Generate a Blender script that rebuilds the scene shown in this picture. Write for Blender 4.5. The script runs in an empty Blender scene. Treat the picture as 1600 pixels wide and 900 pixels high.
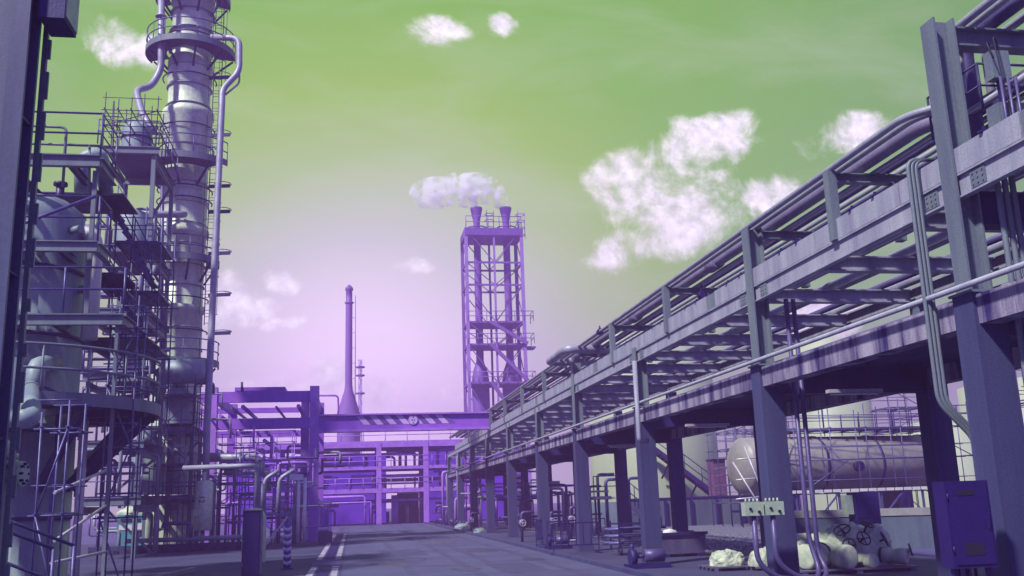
import bpy, math, random
from mathutils import Vector, Matrix
R = math.radians
PI = math.pi
rnd = random.Random(7)
scene = bpy.context.scene
C = scene.collection

# ------------------------------------------------------------------ camera
F = 1491.0
H = 1.7
_road = Vector((552-800, 790-450, F)).normalized()
_up = Vector((-220, -6700, F)); _up = (_up - _road*_up.dot(_road)).normalized()
_right = _road.cross(_up)
if _right.x < 0: _right = -_right
def at(px, py, Y):
    "photograph pixel (1600 wide) at road depth Y -> world point"
    v = Vector((px-800, py-450, F))
    w = Vector((v.dot(_right), v.dot(_road), v.dot(_up)))
    p = w*(Y/w.y)
    return Vector((p.x, p.y, p.z+H))
def atz(px, py, Z):
    v = Vector((px-800, py-450, F))
    w = Vector((v.dot(_right), v.dot(_road), v.dot(_up)))
    p = w*((Z-H)/w.z)
    return Vector((p.x, p.y, Z))
cd = bpy.data.cameras.new('camera')
cam = bpy.data.objects.new('camera', cd); C.objects.link(cam)
cd.sensor_width = 36; cd.lens = 36*F/1600
cd.clip_start = 0.1; cd.clip_end = 3000
cx = Vector((_right.x, _road.x, _up.x)); cy = -Vector((_right.y, _road.y, _up.y)); cz = -Vector((_right.z, _road.z, _up.z))
m = Matrix((cx, cy, cz)).transposed().to_4x4(); m.translation = (0, 0, H)
cam.matrix_world = m
scene.camera = cam

# ------------------------------------------------------------------ world
W = bpy.data.worlds.new('World'); scene.world = W; W.use_nodes = True
nt = W.node_tree; nt.nodes.clear()
def N(t, **k):
    n = nt.nodes.new(t)
    for a, b in k.items(): setattr(n, a, b)
    return n
def link(a, b): nt.links.new(a, b)
def mth(op, a, b=None, c=None, clamp=False):
    n = N('ShaderNodeMath', operation=op); n.use_clamp = clamp
    for i, v in enumerate((a, b, c)):
        if v is None: continue
        if isinstance(v, (int, float)): n.inputs[i].default_value = v
        else: link(v, n.inputs[i])
    return n.outputs[0]
def ramp(stops, fac, interp='LINEAR'):
    n = N('ShaderNodeValToRGB'); r = n.color_ramp; r.interpolation = interp
    while len(r.elements) > 1: r.elements.remove(r.elements[-1])
    r.elements[0].position = stops[0][0]; r.elements[0].color = (*stops[0][1], 1)
    for p, c in stops[1:]:
        e = r.elements.new(p); e.color = (*c, 1)
    link(fac, n.inputs[0]); return n.outputs[0]
def mix(fac, a, b):
    n = N('ShaderNodeMix', data_type='RGBA')
    for s, v in ((n.inputs[0], fac), (n.inputs[6], a), (n.inputs[7], b)):
        if isinstance(v, (int, float)): s.default_value = v
        elif isinstance(v, tuple): s.default_value = (*v, 1)
        else: link(v, s)
    return n.outputs[2]
HAZE_D, HAZE_C = .0026, (.60, .29, .80)
SUN = Vector((-0.54, -0.40, 0.76)).normalized()
tc = N('ShaderNodeTexCoord')
dirv = tc.outputs['Generated']
glow = (at(570, 655, 100) - Vector((0, 0, H))).normalized()
dt = N('ShaderNodeVectorMath', operation='DOT_PRODUCT'); link(dirv, dt.inputs[0]); dt.inputs[1].default_value = glow
ang = mth('ARCCOSINE', dt.outputs['Value'])
fac = mth('DIVIDE', ang, PI, clamp=True)
def P(px): return px/1491/PI
sky = ramp([(0, (1.30, 1.04, 1.30)), (P(140), (1.02, .86, 1.02)), (P(280), (.60, .62, .58)), (P(390), (.41, .56, .20)),
            (P(500), (.30, .51, .03)), (P(640), (.20, .45, .005)), (.24, (.12, .33, .015)), (.36, (.16, .28, .20)), (.5, (.17, .20, .56)), (1, (.11, .12, .70))], fac)
sep = N('ShaderNodeSeparateXYZ'); link(dirv, sep.inputs[0])
dx, dy, dz = sep.outputs
ysafe = mth('MAXIMUM', dy, 0.02)
u = mth('DIVIDE', dx, ysafe); v = mth('DIVIDE', dz, ysafe)
cmb = N('ShaderNodeCombineXYZ'); link(u, cmb.inputs[0]); link(v, cmb.inputs[1])
def noise(scale, detail=6, rough=.6, vec=None, dist=0.0):
    n = N('ShaderNodeTexNoise'); n.inputs['Scale'].default_value = scale; n.inputs['Detail'].default_value = detail
    n.inputs['Roughness'].default_value = rough; n.inputs['Distortion'].default_value = dist
    link(vec or cmb.outputs[0], n.inputs['Vector']); return n.outputs['Fac']
n1 = noise(13, 10, .62, dist=.6); n2 = noise(60, 6, .6)
nn = mth('ADD', mth('MULTIPLY', n1, .84), mth('MULTIPLY', n2, .16))
def blob(px, py, rx, ry, rot=0.0):
    p = at(px, py, 1.0) - Vector((0, 0, H)); cu, cv = p.x, p.z
    a = mth('SUBTRACT', u, cu); b = mth('SUBTRACT', v, cv)
    ca, sa = math.cos(rot), math.sin(rot)
    e = mth('ADD', mth('MULTIPLY', a, ca), mth('MULTIPLY', b, sa)); f = mth('SUBTRACT', mth('MULTIPLY', b, ca), mth('MULTIPLY', a, sa))
    e = mth('DIVIDE', e, rx/1491); f = mth('DIVIDE', f, ry/1491)
    return mth('SUBTRACT', 1, mth('ADD', mth('MULTIPLY', e, e), mth('MULTIPLY', f, f)))
blobs = [(1085, 228, 140, 50, .33), (1150, 198, 60, 32, .3), (985, 268, 80, 44, .3), (1010, 300, 90, 50, 0), (1050, 285, 125, 48, -.05), (1110, 345, 170, 54, .33), (985, 388, 90, 40, .3), (1190, 312, 85, 40, .3), (1060, 320, 120, 70, .3),
         (695, 48, 62, 36, 0), (785, 38, 32, 24, 0), (180, 60, 45, 55, .5), (232, 75, 28, 36, 0),
         (345, 478, 62, 48, 0), (395, 492, 46, 22, .4), (436, 443, 32, 20, -.4), (425, 508, 24, 11, .3), (452, 506, 30, 12, .3),
         (520, 590, 66, 34, .2), (590, 612, 56, 34, -.2), (440, 604, 110, 18, 0), (690, 618, 48, 20, 0), (640, 415, 36, 16, 0),
         (1330, 212, 100, 45, .2), (1280, 500, 90, 40, .2), (860, 620, 70, 20, 0)]
mx = None
for b in blobs:
    o = blob(*b); mx = o if mx is None else mth('MAXIMUM', mx, o)
mx = mth('MAXIMUM', mx, -1.5)
cl = mth('ADD', mth('MULTIPLY', mx, .52), mth('MULTIPLY', mth('SUBTRACT', nn, .5), 2.8))
cl = mth('MULTIPLY', cl, 1.35); cl = mth('ADD', cl, .08, clamp=True)
sm = mth('MULTIPLY', mth('MULTIPLY', cl, cl), mth('SUBTRACT', 3, mth('MULTIPLY', cl, 2)))
# thin high wisps over the whole sky
mp = N('ShaderNodeMapping'); link(cmb.outputs[0], mp.inputs[0]); mp.inputs['Scale'].default_value = (1, 3.2, 1); mp.inputs['Rotation'].default_value = (0, 0, -.3)
wn = noise(3.2, 7, .6, mp.outputs[0], .5)
wisp = mth('MULTIPLY', mth('SUBTRACT', wn, .46), 1.7, clamp=True)
front = mth('MULTIPLY', mth('SUBTRACT', dy, .05), 4, clamp=True)
sm = mth('MULTIPLY', sm, front); wisp = mth('MULTIPLY', mth('MULTIPLY', wisp, front), .55)
shade = mth('MULTIPLY', mth('SUBTRACT', n2, .35), 2.4, clamp=True)
ccol = mix(shade, (.84, .78, .88), (1.32, 1.22, 1.27))
skyc = mix(wisp, sky, (.62, .66, .56))
skyc = mix(mth('MULTIPLY', sm, .93), skyc, ccol)
nish = N('ShaderNodeTexSky', sky_type='NISHITA'); nish.sun_disc = False
nish.sun_elevation = math.asin(SUN.z); nish.sun_rotation = math.atan2(SUN.x, SUN.y)
bg = N('ShaderNodeBackground'); link(skyc, bg.inputs[0]); bg.inputs[1].default_value = 0.85
bg2 = N('ShaderNodeBackground'); link(nish.outputs[0], bg2.inputs[0]); bg2.inputs[1].default_value = 0.004
add = N('ShaderNodeAddShader'); link(bg.outputs[0], add.inputs[0]); link(bg2.outputs[0], add.inputs[1])
out = N('ShaderNodeOutputWorld'); link(add.outputs[0], out.inputs[0])
sd = bpy.data.lights.new('sun', 'SUN'); sd.energy = 5.0; sd.angle = R(4.0); sd.color = (1, .98, .84)
so = bpy.data.objects.new('sun', sd); C.objects.link(so)
so.rotation_euler = (-SUN).to_track_quat('-Z', 'Y').to_euler(); so.location = (-30, -10, 60)
vs = scene.view_settings; vs.view_transform = 'Standard'; vs.look = 'None'; vs.exposure = 0.5; vs.gamma = 1.0; vs.use_curve_mapping = False
scene.cycles.max_bounces = 5; scene.cycles.diffuse_bounces = 3; scene.cycles.glossy_bounces = 2; scene.cycles.transparent_max_bounces = 6
scene.cycles.volume_bounces = 6; scene.cycles.use_denoising = True
scene.cycles.volume_step_rate = 2.0; scene.cycles.volume_max_steps = 128

# ------------------------------------------------------------------ materials
def material(name, base, dark=None, rough=.6, metal=0.0, scale=2.0, streak=False, amt=.5, bump=.05, bscale=38., spec=.4):
    mt = bpy.data.materials.new(name); mt.use_nodes = True
    t = mt.node_tree; t.nodes.clear(); L = t.links.new
    def n(k): return t.nodes.new(k)
    o = n('ShaderNodeOutputMaterial'); p = n('ShaderNodeBsdfPrincipled'); L(p.outputs[0], o.inputs[0])
    g = n('ShaderNodeTexCoord'); mpn = n('ShaderNodeMapping'); L(g.outputs['Object'], mpn.inputs[0])
    mpn.inputs['Scale'].default_value = (1, 1, .12) if streak else (1, 1, 1)
    a = n('ShaderNodeTexNoise'); a.inputs['Scale'].default_value = scale; a.inputs['Detail'].default_value = 8; a.inputs['Roughness'].default_value = .65
    L(mpn.outputs[0], a.inputs['Vector'])
    r = n('ShaderNodeValToRGB'); r.color_ramp.elements[0].position = .5-.32*(1-amt)-.05; r.color_ramp.elements[1].position = .5+.28*(1-amt)+.05
    dark = dark or tuple(c*.62 for c in base)
    r.color_ramp.elements[0].color = (*dark, 1); r.color_ramp.elements[1].color = (*base, 1)
    L(a.outputs['Fac'], r.inputs[0])
    # fine grain
    f = n('ShaderNodeTexNoise'); f.inputs['Scale'].default_value = bscale; f.inputs['Detail'].default_value = 5
    L(g.outputs['Object'], f.inputs['Vector'])
    mr = n('ShaderNodeMapRange'); mr.inputs[1].default_value = .3; mr.inputs[2].default_value = .7; mr.inputs[3].default_value = .82; mr.inputs[4].default_value = 1.12
    L(f.outputs['Fac'], mr.inputs[0])
    mm = n('ShaderNodeMix'); mm.data_type = 'RGBA'; mm.blend_type = 'MULTIPLY'; mm.inputs[0].default_value = 1
    L(r.outputs[0], mm.inputs[6]); L(mr.outputs[0], mm.inputs[7])
    L(mm.outputs[2], p.inputs['Base Color'])
    rr = n('ShaderNodeMapRange'); rr.inputs[3].default_value = min(1, rough+.15); rr.inputs[4].default_value = max(.05, rough-.12); L(a.outputs['Fac'], rr.inputs[0]); L(rr.outputs[0], p.inputs['Roughness'])
    p.inputs['Metallic'].default_value = metal; p.inputs['Specular IOR Level'].default_value = spec
    if bump:
        b = n('ShaderNodeBump'); b.inputs['Strength'].default_value = min(1, bump*3); b.inputs['Distance'].default_value = .02
        L(f.outputs['Fac'], b.inputs['Height']); L(b.outputs[0], p.inputs['Normal'])
    return mt
M = dict(
    asphalt=material('asphalt', (.080, .085, .19), (.042, .042, .12), .82, scale=.35, amt=.35, bump=.12, bscale=60),
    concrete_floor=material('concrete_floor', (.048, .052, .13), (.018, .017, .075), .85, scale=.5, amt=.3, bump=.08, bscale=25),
    ground=material('ground', (.09, .075, .22), (.04, .03, .13), .9, scale=.3, bump=.2, bscale=10),
    gravel=material('gravel', (.17, .17, .24), (.04, .04, .10), .9, scale=9, amt=.7, bump=.25, bscale=14),
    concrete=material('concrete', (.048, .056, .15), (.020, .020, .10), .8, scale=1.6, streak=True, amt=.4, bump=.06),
    stained=material('stained_concrete', (.32, .29, .40), (.018, .010, .11), .85, scale=2.6, streak=True, amt=.8, bump=.08),
    wall=material('mossy_concrete', (.09, .13, .17), (.04, .045, .12), .85, scale=1.6, streak=True, amt=.4, bump=.08),
    coping=material('pale_coping', (.26, .26, .28), None, .8, scale=3),
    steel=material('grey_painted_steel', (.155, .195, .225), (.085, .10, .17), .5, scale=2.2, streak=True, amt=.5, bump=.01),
    nearsteel=material('shaded_column_steel', (.085, .10, .19), (.035, .035, .12), .5, scale=2.2, streak=True, amt=.4, bump=.005),  # darker copy of the grey steel, shade put into its colour
    chimney=material('chimney_haze_tint', (.22, .11, .42), (.15, .07, .32), .6, scale=.6, streak=True, amt=.4),  # violet of distant haze put into the chimney's base colour
    tower=material('haze_tinted_lattice', (.20, .10, .40), (.13, .06, .30), .6, scale=.8, amt=.4),  # haze tint worked into the lattice tower's steel colour
    towerl=material('pale_haze_tinted_lattice', (.34, .21, .58), (.22, .12, .44), .6, scale=.8, amt=.4),  # paler haze tint for the tower's front legs
    stripe=material('pale_stripe_haze_paint', (.66, .44, .90), None, .5),  # pale stripe paint, with lilac haze mixed into its colour
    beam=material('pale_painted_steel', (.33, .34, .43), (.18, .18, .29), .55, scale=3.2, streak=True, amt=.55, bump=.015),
    under=material('dusky_shade_steel', (.020, .016, .13), (.010, .006, .09), .6, scale=2.0),  # dusky steel, with the indigo shade of undersides put into its colour
    darksteel=material('indigo_steel', (.018, .011, .12), (.010, .005, .08), .5, scale=3),
    scaff=material('galvanised_tube', (.10, .10, .25), (.045, .04, .17), .42, .25, scale=6),
    palescaff=material('pale_tube', (.55, .52, .62), None, .42, .2, scale=6),
    clad=material('insulation_cladding', (.62, .72, .50), (.34, .39, .36), .45, .08, scale=1.4, streak=True, amt=.35, bump=.02, bscale=6),
    vessel=material('painted_vessel', (.28, .37, .35), (.09, .10, .25), .5, .05, scale=1.0, streak=True, amt=.45),
    pale=material('pale_paint', (.62, .63, .58), (.45, .43, .50), .5, scale=1.5, streak=True),
    pipe=material('pipe_cladding', (.33, .34, .42), (.17, .17, .29), .45, .1, scale=2.2, amt=.35, bump=.02),
    pipemid=material('pipe_grey', (.22, .20, .32), (.12, .10, .22), .45, .1, scale=2.2, amt=.35, bump=.02),
    pipedark=material('pipe_dusky', (.10, .085, .22), (.045, .035, .15), .42, .2, scale=2.2),
    tank=material('tank_paint', (.34, .40, .27), (.27, .31, .25), .55, scale=.7, streak=True, amt=.2, bump=.01),
    drum=material('drum_cladding', (.30, .30, .24), (.16, .14, .22), .5, .1, scale=1.2, amt=.3),
    red=material('red_panel', (.14, .06, .15), None, .6),
    violet=material('violet_haze_tint', (.31, .11, .64), (.20, .065, .50), .5, scale=1.5, streak=True, amt=.3),  # distant haze put into the base colour as violet
    violetd=material('violet_dark_paint_and_haze', (.17, .08, .42), None, .5, scale=2),  # dark paint; on far things its violet stands in for haze
    violetl=material('lilac_haze_tint', (.41, .18, .78), None, .5, scale=2),  # lilac haze coloured into the gantry, left rack and pipe hall
    far=material('haze_tinted_far_steel', (.15, .03, .62), (.08, .012, .48), .6, scale=.6),  # strong haze violet given to far steel as its base colour
    cabinet=material('cabinet_paint', (.020, .009, .11), (.011, .004, .085), .45, scale=1.5, amt=.3, bump=.01),
    teal=material('teal_plastic', (.10, .34, .42), (.05, .18, .30), .4, scale=1.5, streak=True),
    palegreen=material('faded_green_paint', (.40, .50, .38), (.24, .30, .27), .5, scale=4),
    tarp=material('white_sheeting', (.50, .57, .42), (.24, .28, .27), .5, scale=3, amt=.4, bump=.10, bscale=9),
    white=material('white_paint', (.72, .70, .76), (.50, .47, .58), .6, scale=5),
    black=material('black_rubber', (.03, .022, .07), None, .6),
    ink=material('black_ink', (.015, .012, .04), None, .6),
    lamp=material('lamp_casing', (.45, .42, .52), None, .5),
    skip=material('skip_paint', (.12, .11, .20), (.05, .04, .12), .6, scale=2, streak=True, amt=.5),
    grate=material('drain_grate', (.06, .05, .12), None, .7),
)

# ------------------------------------------------------------------ mesh helpers
class MB:
    def __init__(s): s.v = []; s.f = []; s.s = []
    def _add(s, vs, fs, smooth=False):
        k = len(s.v); s.v += [tuple(x) for x in vs]; s.f += [tuple(i+k for i in f) for f in fs]; s.s += [smooth]*len(fs); return s
    def box(s, x0, y0, z0, x1, y1, z1):
        return s._add([(x0,y0,z0),(x1,y0,z0),(x1,y1,z0),(x0,y1,z0),(x0,y0,z1),(x1,y0,z1),(x1,y1,z1),(x0,y1,z1)],
                      [(3,2,1,0),(4,5,6,7),(0,1,5,4),(1,2,6,5),(2,3,7,6),(3,0,4,7)])
    def bar(s, a, b, w, h=None, up=(0,0,1)):
        a, b = Vector(a), Vector(b); h = h or w; d = (b-a).normalized(); upv = Vector(up)
        if abs(d.dot(upv)) > .99: upv = Vector((0,1,0))
        x = d.cross(upv).normalized(); y = x.cross(d).normalized()
        vs = [p + x*(i*w/2) + y*(j*h/2) for p in (a, b) for i, j in ((-1,-1),(1,-1),(1,1),(-1,1))]
        return s._add(vs, [(0,1,2,3),(7,6,5,4),(4,5,1,0),(5,6,2,1),(6,7,3,2),(7,4,0,3)])
    def ibeam(s, a, b, h, w, t=.025, up=(0,0,1)):
        a, b = Vector(a), Vector(b); d = (b-a).normalized(); upv = Vector(up)
        if abs(d.dot(upv)) > .99: upv = Vector((1,0,0))
        x = d.cross(upv).normalized(); y = x.cross(d).normalized()
        s.bar(a+y*(h/2-t/2), b+y*(h/2-t/2), w, t, y); s.bar(a-y*(h/2-t/2), b-y*(h/2-t/2), w, t, y)
        return s.bar(a, b, t, h-2*t, y)
    def tube(s, pts, r, seg=8, bend=0.0, closed=False):
        pts = [Vector(p) for p in pts]
        if bend and not closed:
            q = [pts[0]]
            for i in range(1, len(pts)-1):
                p = pts[i]; a = (pts[i-1]-p); b = (pts[i+1]-p)
                k = min(bend, a.length*.49, b.length*.49); a = a.normalized()*k; b = b.normalized()*k
                for j in range(6):
                    t = j/5; q.append((p+a)*(1-t)**2 + p*2*t*(1-t) + (p+b)*t*t)
            q.append(pts[-1]); pts = q
        n = len(pts); vs = []; prev = None
        for i, p in enumerate(pts):
            if closed: d = pts[(i+1) % n]-pts[i-1]
            else: d = pts[min(i+1, n-1)]-pts[max(i-1, 0)]
            d = d.normalized()
            if prev is None:
                ref = Vector((0,0,1)) if abs(d.z) < .9 else Vector((1,0,0)); x = d.cross(ref).normalized()
            else:
                x = prev - d*prev.dot(d); x = x.normalized() if x.length > 1e-6 else d.orthogonal().normalized()
            prev = x; y = d.cross(x)
            for k in range(seg):
                a = 2*PI*k/seg; vs.append(p + x*(math.cos(a)*r) + y*(math.sin(a)*r))
        fs = []; m_ = n if closed else n-1
        for i in range(m_):
            for k in range(seg):
                a = i*seg+k; b = i*seg+(k+1) % seg; c = ((i+1) % n)*seg+(k+1) % seg; d = ((i+1) % n)*seg+k; fs.append((a, b, c, d))
        s._add(vs, fs, True)
        if not closed:
            k0 = len(s.v)-n*seg
            s.f += [tuple(k0+seg-1-k for k in range(seg)), tuple(k0+(n-1)*seg+k for k in range(seg))]; s.s += [False, False]
        return s
    def cone(s, a, b, r0, r1, seg=20):
        a, b = Vector(a), Vector(b); d = (b-a).normalized(); x = d.orthogonal().normalized(); y = d.cross(x)
        vs = [p + x*(math.cos(2*PI*k/seg)*r) + y*(math.sin(2*PI*k/seg)*r) for p, r in ((a, r0), (b, r1)) for k in range(seg)]
        s._add(vs, [(k, (k+1) % seg, seg+(k+1) % seg, seg+k) for k in range(seg)], True)
        k0 = len(s.v)-2*seg
        s.f += [tuple(k0+seg-1-k for k in range(seg)), tuple(k0+seg+k for k in range(seg))]; s.s += [False, False]; return s
    def lathe(s, c, prof, seg=32, axis=(0,0,1)):
        c = Vector(c); d = Vector(axis).normalized(); x = d.orthogonal().normalized(); y = d.cross(x); vs = []
        for r, z in prof:
            r = max(r, .002)
            vs += [c + d*z + x*(math.cos(2*PI*k/seg)*r) + y*(math.sin(2*PI*k/seg)*r) for k in range(seg)]
        fs = [(i*seg+k, i*seg+(k+1) % seg, (i+1)*seg+(k+1) % seg, (i+1)*seg+k) for i in range(len(prof)-1) for k in range(seg)]
        return s._add(vs, fs, True)
    def ring(s, c, r0, r1, z0, z1, a0=0, a1=2*PI, seg=36):
        c = Vector(c); full = abs(a1-a0-2*PI) < 1e-6; n = seg if full else seg+1; vs = []
        for i in range(n):
            a = a0+(a1-a0)*i/seg
            for r, z in ((r0, z0), (r1, z0), (r1, z1), (r0, z1)): vs.append(c+Vector((math.cos(a)*r, math.sin(a)*r, z)))
        fs = []
        for i in range(seg):
            j = (i+1) % n
            for q in range(4): fs.append((i*4+q, j*4+q, j*4+(q+1) % 4, i*4+(q+1) % 4))
        if not full: fs += [(0,3,2,1)[::-1], tuple((n-1)*4+q for q in (0,3,2,1))]
        return s._add(vs, fs)
    def arc(s, c, r, z, a0, a1, t, seg=28):
        c = Vector(c)
        return s.tube([c+Vector((math.cos(a0+(a1-a0)*i/seg)*r, math.sin(a0+(a1-a0)*i/seg)*r, z)) for i in range(seg+1)], t, 6)
    def rail(s, pts, h=1.05, t=.022, mid=True, step=1.4, drop=0):
        pts = [Vector(p) for p in pts]; z = Vector((0,0,1))
        for k in ([h, h*.52] if mid else [h]): s.tube([p+z*k for p in pts], t, 6)
        for a, b in zip(pts, pts[1:]):
            n = max(1, int((b-a).length/step))
            for i in range(n): q = a+(b-a)*(i/n); s.tube([q-z*drop, q+z*h], t, 5)
        s.tube([pts[-1]-z*drop, pts[-1]+z*h], t, 5); return s
    def build(s, name, mat, parent=None, label=None):
        off = Vector(parent['_w']) if parent else Vector((0,0,0))
        me = bpy.data.meshes.new(name)
        me.from_pydata([(a-off.x, b-off.y, c-off.z) for a, b, c in s.v], [], s.f)
        me.polygons.foreach_set('use_smooth', s.s)
        me.materials.append(M[mat] if isinstance(mat, str) else mat); me.update()
        o = bpy.data.objects.new(name, me); C.objects.link(o)
        if parent: o.parent = parent; o['_w'] = tuple(off)
        else: o['_w'] = (0, 0, 0)
        if label: o['label'] = label
        return o
    def solo(s, name, mat, label, cat, group=None):
        xs = [p[0] for p in s.v]; ys = [p[1] for p in s.v]; zs = [p[2] for p in s.v]
        loc = ((min(xs)+max(xs))/2, (min(ys)+max(ys))/2, min(zs))
        me = bpy.data.meshes.new(name)
        me.from_pydata([(a-loc[0], b-loc[1], c-loc[2]) for a, b, c in s.v], [], s.f)
        me.polygons.foreach_set('use_smooth', s.s); me.materials.append(M[mat]); me.update()
        o = bpy.data.objects.new(name, me); C.objects.link(o); o.location = loc; o['_w'] = loc
        o['label'] = label; o['category'] = cat
        if group: o['group'] = group
        return o
def thing(name, label, cat, loc, group=None):
    o = bpy.data.objects.new(name, None); C.objects.link(o); o.location = loc; o['_w'] = tuple(loc); o.empty_display_size = .3
    o['label'] = label; o['category'] = cat
    if group: o['group'] = group
    return o
def dup(root, delta, label=None, group=None):
    d = Vector(delta)
    def cp(o, par):
        c = o.copy(); C.objects.link(c)
        if par: c.parent = par
        else: c.location = o.location + d
        c['_w'] = tuple(Vector(o['_w'])+d)
        for ch in list(o.children): cp(ch, c)
        return c
    r = cp(root, None)
    if label: r['label'] = label
    if group: r['group'] = group
    return r
def struct(mb, name, mat):
    o = mb.build(name, mat); o['kind'] = 'structure'; return o
def pipe(pts, r, mat, label, group=None, bend=None, flanges=(), name='pipe', seg=10, cat='pipe'):
    mb = MB().tube(pts, r, seg, bend if bend is not None else r*2.5)
    if not flanges: return mb.solo(name, mat, label, cat, group)
    o = mb.solo(name, mat, label, cat, group)
    for p, d in flanges:
        p = Vector(p); d = Vector(d).normalized()
        MB().cone(p-d*.03, p+d*.03, r*1.7, r*1.7, 14).build('flange', mat, o)
    return o
def wheel(mb, c, r, axis, t=.014):
    c = Vector(c); d = Vector(axis).normalized(); x = d.orthogonal().normalized(); y = d.cross(x)
    mb.tube([c+x*(math.cos(2*PI*k/18)*r)+y*(math.sin(2*PI*k/18)*r) for k in range(18)], t, 6, closed=True)
    for k in range(4):
        a = PI/4+k*PI/2; mb.tube([c, c+(x*math.cos(a)+y*math.sin(a))*r], t*.8, 5)
    return mb
def text(body, size, loc, rot, mat, parent, depth=.004):
    cu = bpy.data.curves.new('lettering', 'FONT'); cu.body = body; cu.size = size; cu.align_x = 'CENTER'; cu.align_y = 'CENTER'; cu.extrude = depth
    t = bpy.data.objects.new('lettering', cu); C.objects.link(t); t.rotation_euler = rot; t.location = loc
    dg = bpy.context.evaluated_depsgraph_get(); me = bpy.data.meshes.new_from_object(t.evaluated_get(dg))
    o = bpy.data.objects.new('lettering', me); C.objects.link(o); o.rotation_euler = rot
    o.parent = parent; o.location = Vector(loc)-Vector(parent['_w']); o['_w'] = tuple(loc)
    me.materials.clear(); me.materials.append(M[mat]); bpy.data.objects.remove(t); return o

# ------------------------------------------------------------------ setting
struct(MB().box(-240, -60, -.5, 260, 420, 0), 'ground', 'ground')
struct(MB().box(-.30, -40, 0, 6.1, 88, .004), 'road', 'asphalt')
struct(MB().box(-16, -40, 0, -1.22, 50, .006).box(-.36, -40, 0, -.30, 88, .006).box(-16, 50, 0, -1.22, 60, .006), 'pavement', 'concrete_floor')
struct(MB().box(6.28, -40, 0, 14.2, 28.2, .012).box(6.28, 28.2, 0, 9.6, 88, .012), 'apron', 'concrete_floor')  # apron concrete evenly darkened in place of shade from the rack
k = MB()
y = -2.0
while y < 86:
    k.box(6.1, y, 0, 6.28, y+.98, .10); y += 1.0
struct(k, 'kerb', 'concrete')
gv = MB().box(9.6, 28.2, 0, 40, 60, .02)
o = gv.build('gravel_bed', 'gravel'); o['kind'] = 'stuff'; o['label'] = 'grey gravel bed between the rack and the storage tanks'
gs = MB()
for i in range(1500):
    x, y_ = rnd.uniform(9.7, 19), 28.3+abs(rnd.gauss(0, 6)); s_ = rnd.uniform(.03, .09)
    a = rnd.uniform(0, 6); c_, d_ = math.cos(a)*s_, math.sin(a)*s_
    gs._add([(x+c_, y_+d_, .015), (x-d_, y_+c_, .015), (x-c_, y_-d_, .015), (x+d_, y_-c_, .015), (x+.01, y_, .02+s_*.7)], [(0,1,4),(1,2,4),(2,3,4),(3,0,4)])
o = gs.build('gravel', 'gravel'); o['kind'] = 'stuff'; o['label'] = 'loose grey stones lying over the gravel bed'
# drain channel with white painted edges
struct(MB().box(-.98, -30, 0, -.60, 29.5, .003).box(-.98, 33, 0, -.60, 80, .003), 'drain_channel', 'grate')
gt = MB()
for y0, y1 in ((14, 29.4), (33.1, 60)):
    y = y0
    while y < y1: gt.box(-.96, y, .003, -.62, y+.05, .012); y += .11
struct(gt, 'drain_grating', 'under')
dm = MB()
for y0, y1 in ((12, 29.3), (33.0, 62)):
    y = y0
    while y < y1:
        l_ = rnd.uniform(.30, .40)
        if rnd.random() < .93: dm.box(-.565, y, 0, -.40, y+l_, .009)
        if rnd.random() < .95: dm.box(-1.18, y, 0, -1.01, y+l_+.04, .009)
        y += .56
M['worn'] = material('worn_white_paint', (.50, .50, .58), (.14, .13, .22), .8, scale=6, amt=.75)
struct(dm, 'road_markings', 'worn')
# paving joints
jn = MB()
for y in range(10, 60, 4): jn.box(-9.5, y, .006, -1.25, y+.04, .0085)
for x in (-6.2, -3.7): jn.box(x, 8, .006, x+.04, 59, .0095)
struct(jn, 'paving_joints', 'grate')
pt = MB()
for x0, y0, w_, l_ in ((.9, 33, 1.6, 5), (3.6, 24, 1.2, 3.4), (2.6, 47, 2.2, 6), (.2, 56, 1.3, 5)):
    pt.box(x0, y0, .004, x0+w_, y0+l_, .0065)
M['patch'] = material('asphalt_patch', (.055, .057, .14), (.038, .038, .11), .88, scale=1.2, bump=.12, bscale=50)
struct(pt, 'road_patches', 'patch')
M['crack'] = material('crack_filler', (.03, .026, .07), None, .8)
ck = MB()
def crack(x, y, a, n, w=.022):
    for i in range(n):
        a += rnd.uniform(-.5, .5); l_ = rnd.uniform(.25, .7); p = (x, y, .0088); x += math.cos(a)*l_; y += math.sin(a)*l_
        if not -.2 < x < 6: break
        ck.bar(p, (x, y, .0088), w*rnd.uniform(.6, 1.4), .001)
for q in ((.3, 27, .3, 14), (4.8, 26, 2.6, 12), (1.2, 40, .1, 12), (5.6, 33, 1.9, 14), (3.0, 52, 1.2, 14), (2.0, 30, 1.5, 16), (4.2, 44, 2.9, 9)): crack(*q)
for y in (23.5, 31.5, 39.5, 47.5, 55.5, 63.5): ck.bar((-.28, y, .0088), (6.08, y+.05, .0088), .03, .001)
struct(ck, 'road_cracks', 'crack')
M['oil'] = material('oil_stain', (.055, .05, .12), (.035, .03, .08), .45, scale=3)
os_ = MB()
for x, y, r in ((1.2, 29, .5), (4.4, 35, .7), (2.9, 25.5, .35), (3.7, 43, .8), (1.6, 50, .7), (5.2, 28.5, .3), (.6, 36, .4)):
    n = 26; os_._add([(x+math.cos(2*PI*k/n)*r*(1+.3*math.sin(3*k+x)+.15*math.sin(7*k+y)), y+math.sin(2*PI*k/n)*r*2.2*(1+.25*math.sin(2*k+y)), .0078) for k in range(n)], [tuple(range(n))])
struct(os_, 'oil_stains', 'oil')
tm = MB()
for x in (1.35, 2.9, 3.7, 5.1): tm.box(x, 12, .004, x+.24, 86, .0071)
M['tyre'] = material('tyre_polish', (.060, .063, .15), (.036, .036, .11), .7, scale=1.4, streak=False, amt=.5)
struct(tm, 'tyre_tracks', 'tyre')

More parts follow.
